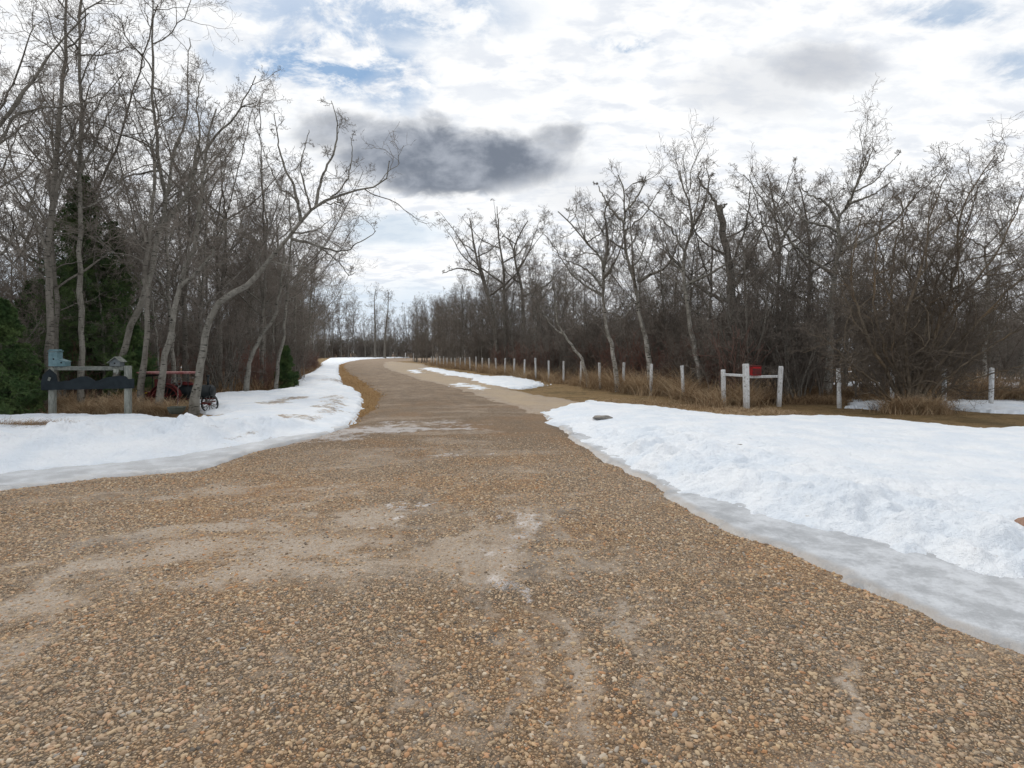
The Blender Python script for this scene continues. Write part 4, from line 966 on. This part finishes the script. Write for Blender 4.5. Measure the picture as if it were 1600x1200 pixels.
right_fill(SAP, 34, 8, 10, lambda x, y, p: 4+2.5*rg.rand(), .8, 'thin bare sapling behind the nearer fence posts', 'tree', 'saplings behind the near fence', kmin=-6, off=2.2)
right_fill(SHR, 66, 22, 6, lambda x, y, p: 2.3+1.8*rg.rand(), .75, 'bare brushy shrub at the foot of the right wood', 'shrub', 'shrubs under the right wood', kmin=-7, off=1.5, kpow=1.3)
right_fill(RED, 60, 14, 4, lambda x, y, p: 1.5+.9*rg.rand(), .5, 'reddish bare shrub at the foot of the right wood', 'shrub', 'reddish shrubs under the right wood', kmin=-7, off=1.1, kpow=1.2)
# --- far end of the bend
hero('bare_tree', 150, [([(586, 559), (586, 510), (585, 470), (587, 452)], .32, .06, .25, 1.6, 1)], 61, 'tall straight bare tree at the bend, left one of a pair', par=dict(l1=.24, tk=4.5, n4=2, n3=4), tmat='bark_grey')
hero('bare_tree', 148, [([(601, 559), (602, 520), (606, 485), (607, 456)], .34, .06, .25, 1.6, 1)], 62, 'tall slightly bent bare tree at the bend, right one of a pair', par=dict(l1=.24, tk=4.5, n4=2, n3=4), tmat='bark_grey')
c_ = 0
while c_ < 84:
    y = 150+26*rg.rand(); p = 470+240*rg.rand(); x = (p-800)/F*y
    if ok(x, y, 1.6):
        SAP.put(rg, (x, y, 0), (8.0 if 555 < p < 635 else 13)+4*rg.rand(), LT['far'], 'tree', 'distant trees at the end of the bend'); c_ += 1

# --- woodland too deep to count: one scattered object per side
def woodland(name, pts, scs, src, label):
    ng = bpy.data.node_groups.new(name, 'GeometryNodeTree')
    ng.interface.new_socket('Geometry', in_out='INPUT', socket_type='NodeSocketGeometry'); ng.interface.new_socket('Geometry', in_out='OUTPUT', socket_type='NodeSocketGeometry')
    nn, ll = ng.nodes, ng.links; gi = nn.new('NodeGroupInput'); go = nn.new('NodeGroupOutput'); jn = nn.new('GeometryNodeJoinGeometry')
    for pr in src:
        j2 = nn.new('GeometryNodeJoinGeometry')
        for ch in pr.children:
            oi = nn.new('GeometryNodeObjectInfo'); oi.inputs['Object'].default_value = ch; oi.transform_space = 'ORIGINAL'; ll.new(oi.outputs['Geometry'], j2.inputs[0])
        gt = nn.new('GeometryNodeGeometryToInstance'); ll.new(j2.outputs[0], gt.inputs[0]); ll.new(gt.outputs[0], jn.inputs[0])
    io = nn.new('GeometryNodeInstanceOnPoints'); ll.new(gi.outputs[0], io.inputs['Points']); ll.new(jn.outputs[0], io.inputs['Instance']); io.inputs['Pick Instance'].default_value = True
    a = nn.new('GeometryNodeInputNamedAttribute'); a.data_type = 'FLOAT'; a.inputs['Name'].default_value = 'sc'; ll.new(a.outputs['Attribute'], io.inputs['Scale'])
    rv = nn.new('FunctionNodeRandomValue'); rv.data_type = 'FLOAT_VECTOR'; rv.inputs[1].default_value = (0, 0, 6.28); ll.new(rv.outputs[0], io.inputs['Rotation'])
    ll.new(io.outputs[0], go.inputs[0])
    me = bpy.data.meshes.new(name); me.from_pydata([tuple(p) for p in pts], [], []); at = me.attributes.new('sc', 'FLOAT', 'POINT'); at.data.foreach_set('value', np.array(scs, np.float32))
    o = link(name, me, M['twig']); md = o.modifiers.new('scatter', 'NODES'); md.node_group = ng
    tag(o, label, 'woodland', kind='stuff'); return o
src = [p for p in SAP.p+TALL.p if p is not None]; ssrc = [p for p in SHR.p if p is not None]
def band(n_, fn):
    r_ = []; 
    while len(r_) < n_:
        q = fn()
        if q is not None: r_.append(q)
    return r_
def lb():
    y = 26+150*rg.rand()**1.2; e = np.interp(y, LE_Y, LE_X); x = e-14-45*rg.rand(); return (x, y, 0) if -200 < pxof(x, y) < 560 else None
def rb():
    kf = -8+40*rg.rand(); o = 12+50*rg.rand(); x = 5.94-.644*kf+.955*o; y = 19.7+2.064*kf+.298*o; return (x, y, 0) if 660 < pxof(x, y) < 1750 and y > 26 and y < 120 else None
def lbs():
    y = 20+120*rg.rand()**1.3; e = np.interp(y, LE_Y, LE_X); x = e-3-35*rg.rand(); return (x, y, 0) if -200 < pxof(x, y) < 560 else None
def rbs():
    kf = -8+36*rg.rand(); o = 5+40*rg.rand(); x = 5.94-.644*kf+.955*o; y = 19.7+2.064*kf+.298*o; return (x, y, 0) if 650 < pxof(x, y) < 1750 and y > 22 and y < 120 else None
q = band(150, lb); woodland('woodland', q, [.75+.25*rg.rand() for _ in q], src, 'deep bare woodland massed behind the left wood')
q = band(150, rb); woodland('woodland', q, [.58+.2*rg.rand() for _ in q], src, 'deep bare woodland massed behind the right wood')
q = band(170, lbs); woodland('undergrowth', q, [1.0+.7*rg.rand() for _ in q], ssrc, 'tangled bare undergrowth deep inside the left wood')
q = band(200, rbs); woodland('undergrowth', q, [1.0+.6*rg.rand() for _ in q], ssrc, 'tangled bare undergrowth deep inside the right wood')
def fb():
    y = 156+50*rg.rand(); p = 430+330*rg.rand(); return ((p-800)/F*y, y, 0)
q = band(150, fb); woodland('undergrowth', q, [1.4+.9*rg.rand() for _ in q], ssrc, 'dark low brush beyond the end of the bend')

# ------------------------------------------------------------------ spruces
def spruce(loc, h, rad, seed, label, skirt=.05, nb=110):
    rg = np.random.RandomState(seed); root = empty('spruce', loc, 0)
    P = np.stack([rg.randn(10)*.02, rg.randn(10)*.02, np.linspace(-.1, h, 10)], -1); Rr = np.linspace(h*.017, .01, 10)
    V_, Fs = tubes([(P[None], Rr[None], 8)]); link('trunk', mesh_np('trunk', V_, Fs), M['bark_grey'], root)
    t = skirt+(1-skirt)*np.sort(rg.rand(nb))**1.05; az = np.arange(nb)*2.4+rg.randn(nb)*.3
    L = rad*(1-t)**.8*(.7+.45*rg.rand(nb))+.08; n_ = 8
    d = np.stack([np.cos(az), np.sin(az), .15-.35*(1-t)], -1); p = np.stack([np.zeros(nb), np.zeros(nb), t*h], -1); o_ = [p]
    for j in range(n_-1):
        d = d+rg.randn(nb, 3)*.06; d[:, 2] += .05; d /= np.linalg.norm(d, axis=1, keepdims=True); p = p+d*(L/(n_-1))[:, None]; o_.append(p)
    BP = np.stack(o_, 1); BR = np.linspace(1, .3, n_)[None]*np.clip(L*.012, .004, .03)[:, None]
    A = sprout(rg, BP, BR, L, 16, .12, 1.0, R(55), .42, 5, .08, -.02, .008, .003, .5, .55)
    B = sprout(rg, *A, 5, .1, 1.0, R(45), .5, 3, .1, -.03, .008, .003, .5, .4)
    # needles: slim triangles all along the twigs
    segs = []
    for Q in (BP[:, 2:], A[0], B[0]): segs.append(np.stack([Q[:, :-1].reshape(-1, 3), Q[:, 1:].reshape(-1, 3)], 1))
    sg = np.concatenate(segs); k_ = 7; f = rg.rand(len(sg), k_, 1); st = sg[:, :1]*(1-f)+sg[:, 1:]*f; st = st.reshape(-1, 3)
    tg = np.repeat(sg[:, 1]-sg[:, 0], k_, 0); tg /= np.linalg.norm(tg, axis=1, keepdims=True)+1e-9
    q = rg.randn(len(st), 3); dr = tg*.55+q/np.linalg.norm(q, axis=1, keepdims=True)*.75; ln = .04+.035*rg.rand(len(st), 1)
    sd = np.cross(dr, rg.randn(len(st), 3)); sd /= np.linalg.norm(sd, axis=1, keepdims=True)
    NV = np.stack([st-sd*.006, st+sd*.006, st+dr*ln], 1).reshape(-1, 3); NF = np.arange(len(NV)).reshape(-1, 3)
    V_, Fs = tubes([(BP, BR, 4), (A[0], A[1], 3)]); link('branches', mesh_np('branches', V_, Fs), M['bark_grey'], root)
    link('needles', mesh_np('needles', NV, [NF], False), M['needles'], root)
    tag(root, label, 'tree', 'spruces in the left wood')
def at(p, Y): return ((p-800)/F*Y, Y, -.03)
spruce(at(2, 14.6), 3.0, 1.1, 201, 'dark green spruce at the left edge, nearest of the spruces', nb=150)
spruce(at(-75, 15.5), 4.0, 1.3, 202, 'green spruce mostly cut off by the left edge of the view', nb=150)
spruce(at(128, 19.0), 7.6, 1.9, 203, 'tall thin-crowned spruce behind the black silhouette board', skirt=.12, nb=170)
spruce(at(178, 20), 6.2, 1.5, 204, 'spruce hidden behind the forked poplar', skirt=.1, nb=130)
spruce(at(50, 20), 4.2, 1.1, 205, 'spruce showing between the edge spruce and the thick grey aspen', nb=130)
spruce(at(207, 17.9), 2.6, .8, 206, 'small bright green spruce right of the small birdhouse', nb=90)
spruce(at(446, 25.5), 1.9, .55, 207, 'little green spruce at the snow edge near the bend', nb=90)

# ------------------------------------------------------------------ fence posts
def post(loc, h, r_, seed, label, lean=0, group='white fence posts along the right wood'):
    rg = np.random.RandomState(seed); root_n = 12; V_ = []; Fq = []; zs = [-.2, 0, .3, .6, .9, h-.02, h]; 
    lx = rg.randn()*.032+lean; ly = rg.randn()*.025; h = h*(1+.03*rg.randn())
    for i, z in enumerate(zs):
        rr = r_*(1+.05*rg.randn())*(.8 if i == len(zs)-1 else 1)
        for j in range(root_n):
            a = 2*math.pi*j/root_n; V_.append((math.cos(a)*rr+lx*z, math.sin(a)*rr+ly*z, z+.01*rg.randn()*(i >= len(zs)-2)))
    for i in range(len(zs)-1):
        for j in range(root_n): Fq.append((i*root_n+j, i*root_n+(j+1) % root_n, (i+1)*root_n+(j+1) % root_n, (i+1)*root_n+j))
    Fq.append(tuple(range((len(zs)-1)*root_n, len(zs)*root_n)))
    me = bpy.data.meshes.new('fence_post'); me.from_pydata(V_, [], Fq); me.update()
    o = link('fence_post', me, M['post_paint'], None, loc); tag(o, label, 'fence post', group); return o
ORD = ['first', 'second', 'third', 'fourth', 'fifth', 'sixth', 'seventh', 'eighth', 'ninth', 'tenth', 'eleventh', 'twelfth', 'thirteenth', 'fourteenth', 'fifteenth', 'sixteenth', 'seventeenth', 'eighteenth', 'nineteenth', 'twentieth', 'twenty-first', 'twenty-second', 'twenty-third', 'twenty-fourth', 'twenty-fifth', 'twenty-sixth']
rg = np.random.RandomState(31)
for k_ in range(26):
    post((5.94-.644*k_, 19.7+2.064*k_, 0), 1.2+.05*rg.randn()-(.12 if k_ > 16 else 0), .058, 300+k_, f'slim whitewashed fence post, {ORD[k_]} one left of the rail frame')
for i, (p_, Yd, hh, lb_) in enumerate([(1311.5, 16.9, 1.2, 'leaning whitewashed fence post between the rail frame and the willow'), (1394, 17.4, 1.2, 'whitewashed fence post almost hidden behind the willow stems'),
                                   (1475, 17.4, 1.15, 'whitewashed fence post just right of the willow foot'), (1548.5, 17.1, 1.2, 'whitewashed fence post standing alone near the right edge')]):
    post(at(p_, Yd), hh, .062, 340+i, lb_, lean=.05 if i == 0 else 0)
for i, p_ in enumerate((633, 646)):
    post(at(p_, 128), 1.5, .10, 350+i, ['tiny distant post beyond the bend, left one', 'tiny distant post beyond the bend, right one'][i], group='distant posts at the bend')

# ------------------------------------------------------------------ white rail frame with red box
f0 = at(1166, 16.9); rf = empty('rail_frame', (f0[0], f0[1], 0)); tag(rf, 'white wooden frame of three posts joined by two rails', 'fence')
def rel(p_, Yd): return ((p_-800)/F*Yd-f0[0], Yd-f0[1])
for p_, Yd, hh, w_ in ((1130.5, 17.8, 1.10, .12), (1166, 16.9, 1.30, .155), (1218.5, 17.4, 1.22, .12)):
    x, y = rel(p_, Yd); mb = MB(); mb.box((x, y, hh/2-.1), (w_, w_, hh+.2), Matrix.Rotation(R(3 if p_ > 1200 else -1), 3, 'Y'), .02); mb.build('post', M['post_paint'], rf)
def rail(a, b_, z, t_=.08):
    mb = MB(); a = Vector((*a, z)); b_ = Vector((*b_, z)); d = b_-a; rot = d.to_track_quat('X', 'Z').to_matrix(); mb.box((a+b_)/2, (d.length, .07, t_), rot, .01); mb.build('rail', M['post_paint'], rf)
xa, ya_ = rel(1133, 17.75); xb, yb = rel(1162.5, 16.98); rail((xa, ya_), (xb, yb), .945)
xa, ya_ = rel(1170, 16.98); xb, yb = rel(1215, 17.36); rail((xa, ya_), (xb, yb), .905)
p_ = PX(1180, 586.5, 16.98); nb_ = empty('red_box', (p_[0], p_[1]-.0, 0)); tag(nb_, 'faded red box on the rail beside the middle white post', 'box')
nb_.location.z = .948
mb = MB(); mb.box((0, 0, .135), (.29, .2, .27), None, .015); mb.build('body', M['red_bright'], nb_)
mb = MB(); mb.box((0, -.005, .285), (.32, .23, .025), Matrix.Rotation(R(5), 3, 'X'), .006); mb.build('lid', M['red_paint'], nb_)
mb = MB(); mb.box((0, -.103, .12), (.25, .008, .19), None, .003); mb.build('door', M['red_paint'], nb_)

# ------------------------------------------------------------------ left sign
Ys = 14.2
def sx(p_): return (p_-800)/F*Ys
def sz(y_): return H-(y_-HY)/F*Ys
s0 = (sx(141), Ys, 0); sg = empty('timber_sign', s0); tag(sg, 'weathered grey timber sign frame carrying a long black silhouette board', 'sign')
for p_, tz in ((82, 574), (200, 571.5)):
    h = sz(tz); mb = MB(); mb.box((sx(p_)-s0[0], 0, h/2-.1), (.135, .12, h+.2), None, .012); mb.build('post', M['old_timber_pale'], sg)
mb = MB(); zc = (sz(572.5)+sz(578.5))/2; mb.box((sx(140)-s0[0], 0, zc), (sx(195)-sx(87), .09, .10), None, .01); mb.build('beam', M['old_timber'], sg)
ol = [(275, 757), (272, 715), (285, 662), (325, 626), (366, 660), (374, 702), (395, 704), (420, 698), (445, 700), (470, 688), (500, 680), (520, 672), (545, 671), (565, 673), (585, 684), (610, 700), (632, 697), (655, 686), (690, 676), (730, 671), (772, 667), (798, 672), (812, 688), (850, 686), (851, 746)]
mb = MB(); mb.prism([(sx(a/4)-s0[0], sz(420+b_/4)) for a, b_ in ol], -.09, -.064); mb.build('silhouette_board', M['board_paint'], sg)
mb = MB(); mb.box((sx(82)-s0[0], -.10, sz(592)), (.06, .02, .09), Matrix.Rotation(.3, 3, 'Y'), .004); mb.build('paint_chip', M['old_timber_pale'], sg)
# blue birdhouse
b0 = empty('birdhouse', (sx(93), Ys, sz(572)+.0)); tag(b0, 'pale blue boot-shaped birdhouse with a tall tower, on the left end of the beam', 'birdhouse')
b0.location.z = zc+.052
o2 = [(80, 571.2), (80, 549), (93.5, 549), (93.5, 560.5), (106, 564.5), (106, 571.2)]
mb = MB(); mb.prism([(sx(a)-sx(93), (571.2-b_)/F*Ys) for a, b_ in o2], -.09, .09); mb.build('body', M['blue_paint'], b0)
mb = MB(); mb.box((sx(86.8)-sx(93), 0, (571.2-547.6)/F*Ys), (.25, .21, .022), None, .004); mb.box((sx(86.8)-sx(93), 0, (571.2-546)/F*Ys), (.20, .17, .04), None, .006); mb.build('roof', M['blue_paint'], b0)
mb = MB(); mb.box((sx(99.9)-sx(93), 0, (571.2-561.8)/F*Ys), (.225, .21, .014), Matrix.Rotation(R(17.5), 3, 'Y'), .003); mb.build('lower_roof', M['blue_paint'], b0)
for a, b_ in ((88, 560), (100, 565.5)):
    mb = MB(); mb.cyl((sx(a)-sx(93), -.094, (571.2-b_)/F*Ys), (sx(a)-sx(93), -.088, (571.2-b_)/F*Ys), .022, n_=14); mb.build('entrance_hole', M['dark_hole'], b0)
# small birdhouse
b1 = empty('birdhouse', (sx(183), Ys, zc+.052)); tag(b1, 'small dark grey gabled birdhouse hanging at the right end of the beam', 'birdhouse')
zz = lambda y_: sz(y_)-zc-.052
mb = MB(); mb.prism([(sx(175)-sx(183), zz(572)), (sx(175)-sx(183), zz(566)), (sx(183.5)-sx(183), zz(560.5)), (sx(191)-sx(183), zz(565)), (sx(191)-sx(183), zz(572))], -.09, .08); mb.build('body', M['slate_paint'], b1)
for a, b_ in (((172.5, 567.5), (183.8, 558.5)), ((183.8, 558.5), (193, 566))):
    p0 = Vector((sx(a[0])-sx(183), 0, zz(a[1])+.012)); p1 = Vector((sx(b_[0])-sx(183), 0, zz(b_[1])+.012)); d = p1-p0
    mb = MB(); mb.box((p0+p1)/2, (d.length+.02, .24, .018), Matrix.Rotation(-math.atan2(d.z, d.x), 3, 'Y'), .003); mb.build('roof_panel', M['old_timber'], b1)
mb = MB(); mb.cyl((0, -.096, zz(567.5)), (0, -.089, zz(567.5)), .02, n_=14); mb.build('entrance_hole', M['dark_hole'], b1)
mb = MB(); mb.box((sx(184.5)-sx(183), -.075, zz(579)), (.13, .03, .10), None, .005); mb.box((sx(186)-sx(183), -.075, zz(583)), (.04, .03, .06), None, .004); mb.build('bracket', M['old_timber_pale'], b1)

# ------------------------------------------------------------------ ornamental steam tractor (about half size)
Yt = 15.8; tx0 = (280-800)/F*Yt
tr = empty('steam_tractor', (tx0, Yt, 0), R(0)); tag(tr, 'small old red and black steam tractor with a roof, parked behind the leaning poplar', 'tractor')
def tX(p_): return (p_-280)/F*Yt
def tZ(y_): return H-(y_-HY)/F*Yt
mb = MB(); zb = tZ(611.5); mb.cyl((tX(262), 0, zb), (tX(331), 0, zb), .185, n_=24); mb.cyl((tX(331), 0, zb), (tX(333.5), 0, zb), .17, .15, n_=24)
for q in (275, 297, 319): mb.ring((tX(q), 0, zb), (1, 0, 0), .190, .02, .01)
mb.build('boiler', M['black_paint'], tr, True)
mb = MB(); mb.cyl((tX(325), 0, zb+.16), (tX(325), 0, tZ(588)), .035, .03); mb.cyl((tX(325), 0, tZ(588)), (tX(325), 0, tZ(586)), .045, .045); mb.build('chimney', M['black_paint'], tr, True)
mb = MB(); mb.box((tX(256), 0, tZ(607)), (.33, .36, .52), None, .02); mb.build('firebox', M['red_paint'], tr)
mb = MB(); mb.box((tX(266), 0, tZ(581.6)), (tX(307)-tX(224), .62, .03), None, .008); mb.box((tX(266), 0, tZ(583)), (tX(305)-tX(226), .58, .035), None, .006); mb.build('canopy', M['canopy_red'], tr)
for q in (229, 268, 302):
    for yy in (-.26, .26):
        mb = MB(); mb.cyl((tX(q), yy, tZ(626)), (tX(q), yy, tZ(583)), .012, n_=8); mb.build('canopy_post', M['black_paint'], tr)
mb = MB(); mb.box((tX(232), 0, tZ(587)), (.28, .56, .05), Matrix.Rotation(R(-6), 3, 'Y'), .01); mb.build('canopy_rear_dark_slab', M['dark_hole'], tr)  # near-black tilted slab below the rear end of the canopy
def wheel(name, c_, rad, w_, nsp, rimm, hubm, spm, t_=.022):
    root_ = MB(); root_.ring(c_, (0, 1, 0), rad, w_, t_, 36)
    rim_ = root_.build(name, rimm, tr, False)
    mb = MB()
    for i in range(nsp):
        a = 2*math.pi*i/nsp; mb.cyl((c_[0], c_[1], c_[2]), (c_[0]+math.cos(a)*(rad-.01), c_[1], c_[2]+math.sin(a)*(rad-.01)), .008 if rad < .3 else .012, n_=6)
    mb.build('spokes', spm, rim_)
    mb = MB(); mb.cyl((c_[0], c_[1]-w_*.8, c_[2]), (c_[0], c_[1]+w_*.8, c_[2]), rad*.16, n_=14); mb.build('hub', hubm, rim_)
fw = .235
for yy in (-.30, .34): wheel('front_wheel', (tX(336.5)-(0 if yy < 0 else .35), yy, fw), fw, .045, 12, M['black_paint'], M['red_paint'], M['grey_iron'])
mb = MB(); mb.cyl((tX(318), -.30, fw), (tX(337), -.30, fw), .016, n_=8); mb.box((tX(326), 0, fw+.02), (.07, .62, .05), None, .01); mb.build('front_axle', M['red_paint'], tr)
mb = MB(); mb.cyl((tX(322), 0, fw), (tX(322), 0, zb-.1), .03, n_=10); mb.cyl((tX(318), -.1, fw+.03), (tX(318), -.1, zb-.1), .012, n_=8); mb.build('steering_pedestal', M['grey_iron'], tr)
for yy in (-.36, .36):
    wheel('rear_wheel', (tX(271), yy, .37), .37, .11, 14, M['red_paint'], M['black_paint'], M['red_paint'], .03)
    mb = MB(); mb.ring((tX(271), yy, .37), (0, 1, 0), .43, .14, .012, 24, R(10), R(170)); mb.build('fender', M['red_paint'], tr)
wheel('flywheel', (tX(284.5), -.26, tZ(597)), .145, .04, 6, M['grey_iron'], M['grey_iron'], M['grey_iron'], .018)
mb = MB(); mb.cyl((tX(284.5), -.24, tZ(597)), (tX(284.5), .2, tZ(597)), .015, n_=8); mb.box((tX(290), 0, tZ(599)), (.34, .12, .09), None, .01); mb.cyl((tX(292), -.12, tZ(600)), (tX(312), -.12, tZ(600)), .03, n_=12); mb.build('engine_cylinder', M['red_paint'], tr)
mb = MB(); mb.box((tX(300), 0, zb-.2), (tX(335)-tX(262), .12, .04), None, .008); mb.build('frame', M['red_paint'], tr)
mb = MB(); mb.box((tX(237), 0, tZ(618)), (.22, .40, .22), None, .02); mb.tube([(tX(231), -.2, tZ(610)), (tX(238), -.2, tZ(613)), (tX(222), -.2, tZ(632)), (tX(215), -.2, tZ(636))], .02); mb.build('tender', M['red_paint'], tr)
mb = MB(); mb.tube([(tX(222), -.22, tZ(610)), (tX(226), -.22, tZ(608.5)), (tX(230), -.22, tZ(610)), (tX(233), -.22, tZ(614)), (tX(238), -.22, tZ(612.5))], .018); mb.build('yellow_handle', M['yellow_paint'], tr)

# hanging pot on the snow edge
pt = empty('planter_pot', at(276, 13.95)); pt.location.z = .13; tag(pt, 'dark cracked planter bowl with a thin hook rod, on the snow edge by the grass', 'planter')
mb = MB()
prof = [(.10, 0), (.15, .03), (.19, .11), (.205, .17), (.21, .175), (.19, .178), (.17, .10), (.0, .09)]
nseg = 20; V_ = []; Fq = []
for r_, z_ in prof:
    for j in range(nseg): a = 2*math.pi*j/nseg; V_.append((r_*math.cos(a), r_*math.sin(a), z_+.006*math.sin(3*a)))
for i in range(len(prof)-1):
    for j in range(nseg): Fq.append((i*nseg+j, i*nseg+(j+1) % nseg, (i+1)*nseg+(j+1) % nseg, (i+1)*nseg+j))
mb.add(V_, Fq); mb.build('bowl', M['pot_dark'], pt, True)
mb = MB(); mb.tube([(.03, 0, .09), (.03, 0, .62), (.05, 0, .68), (.10, 0, .69)], .006, 6); mb.build('hook_rod', M['grey_iron'], pt)

# ------------------------------------------------------------------ stones
def stone(loc, d, seed, material, label, cat='stone', name='stone'):
    import bmesh
    rg = np.random.RandomState(seed); bm = bmesh.new(); bmesh.ops.create_icosphere(bm, subdivisions=3, radius=1)
    o3 = rg.rand(3)*10
    for v_ in bm.verts:
        c = np.array(v_.co); k_ = 1+.22*math.sin(c[0]*2.1+o3[0])*math.cos(c[1]*2.7+o3[1])+.1*math.sin(c[2]*5+c[0]*4+o3[2])+.03*rg.randn()
        v_.co = Vector((c[0]*k_*d[0]/2, c[1]*k_*d[1]/2, c[2]*k_*d[2]/2))
    me = bpy.data.meshes.new(name); bm.to_mesh(me); bm.free(); me.polygons.foreach_set('use_smooth', [True]*len(me.polygons))
    o = link(name, me, M[material], None, loc); o.rotation_euler = (0, 0, rg.rand()*3); tag(o, label, cat); return o
g = G(940, 666); stone((g[0], g[1], .20), (.40, .3, .10), 1, 'stone', 'grey flat stone on the tip of the right snow bank')
g = G(1158, 715); stone((g[0], g[1], .19), (.11, .12, .05), 2, 'stone', 'small dark stone lying in the middle of the right snow bank')
g = G(1180, 722); stone((g[0], g[1], .18), (.10, .10, .03), 3, 'stone', 'flat sliver of stone just right of the small dark stone')
g = G(1618, 850); stone((g[0], g[1], .14), (.26, .3, .20), 4, 'brown_stone', 'brown rock poking out of the snow at the right edge')

# ------------------------------------------------------------------ labels that single out each tree and shrub of the woods
OR = ['nearest', 'second nearest', 'third nearest', 'fourth nearest', 'fifth nearest', 'sixth nearest', 'seventh nearest', 'eighth nearest', 'ninth nearest', 'tenth nearest', 'eleventh nearest', 'twelfth nearest', 'thirteenth nearest', 'fourteenth nearest', 'fifteenth nearest', 'sixteenth nearest', 'seventeenth nearest', 'eighteenth nearest', 'nineteenth nearest', 'twentieth nearest', 'twenty-first nearest', 'twenty-second nearest', 'twenty-third nearest', 'twenty-fourth nearest', 'twenty-fifth nearest', 'twenty-sixth nearest', 'twenty-seventh nearest', 'twenty-eighth nearest', 'twenty-ninth nearest', 'thirtieth nearest']
WORD = {'bare_aspen': 'bare aspen', 'aspen_sapling': 'thin bare sapling', 'thicket_shrub': 'bare brushy shrub', 'red_dogwood': 'reddish bare shrub'}
LM = [(-400, 30, 'the edge spruce'), (30, 78, 'the left sign post'), (78, 106, 'the blue birdhouse'), (106, 150, 'the middle of the silhouette board'), (150, 196, 'the small grey birdhouse'), (196, 225, 'the right sign post'),
      (225, 262, 'the rear of the steam tractor'), (262, 300, 'the tractor boiler'), (300, 325, 'the leaning poplar foot'), (325, 372, 'the tractor front wheel'), (372, 412, 'the slanting pale aspen'), (412, 440, 'the slim mottled aspen'), (440, 470, 'the little green spruce'),
      (470, 500, 'the snow corner before the bend'), (500, 545, 'the snow strip left of the bend'), (545, 580, 'the left part of the bend'), (580, 612, 'the tall bend pair'), (612, 645, 'the two tiny bend posts')]
pp = [800+F*(5.94-.644*k_)/(19.7+2.064*k_) for k_ in range(26)]
for k_ in range(25): LM.append((pp[k_+1], pp[k_], f'the {ORD[k_]} post left of the rail frame'))
LM += [(pp[0], 1128, 'the gap left of the rail frame'), (1128, 1166, 'the left bay of the rail frame'), (1166, 1222, 'the right bay of the rail frame'), (1222, 1262, 'the grass just right of the rail frame'), (1262, 1312, 'the single leaning post'),
       (1312, 1380, 'the left side of the willow'), (1380, 1430, 'the willow middle'), (1430, 1480, 'the right side of the willow'), (1480, 1550, 'the gap right of the willow'), (1550, 3000, 'the last post at the right edge')]
bins = {}
for o, p, y, h in RECS:
    nm = o.name.split('.')[0]; lm = next((q[2] for q in LM if q[0] <= p < q[1]), 'the far bend')
    bins.setdefault((nm, lm), []).append((y, o))
for (nm, lm), L in bins.items():
    L.sort(key=lambda q: q[0])
    for i, (y, o) in enumerate(L): o['label'] = (f'only {WORD[nm]} standing behind {lm}' if len(L) == 1 else f'{WORD[nm]}, {OR[min(i, 29)]} of those behind {lm}')
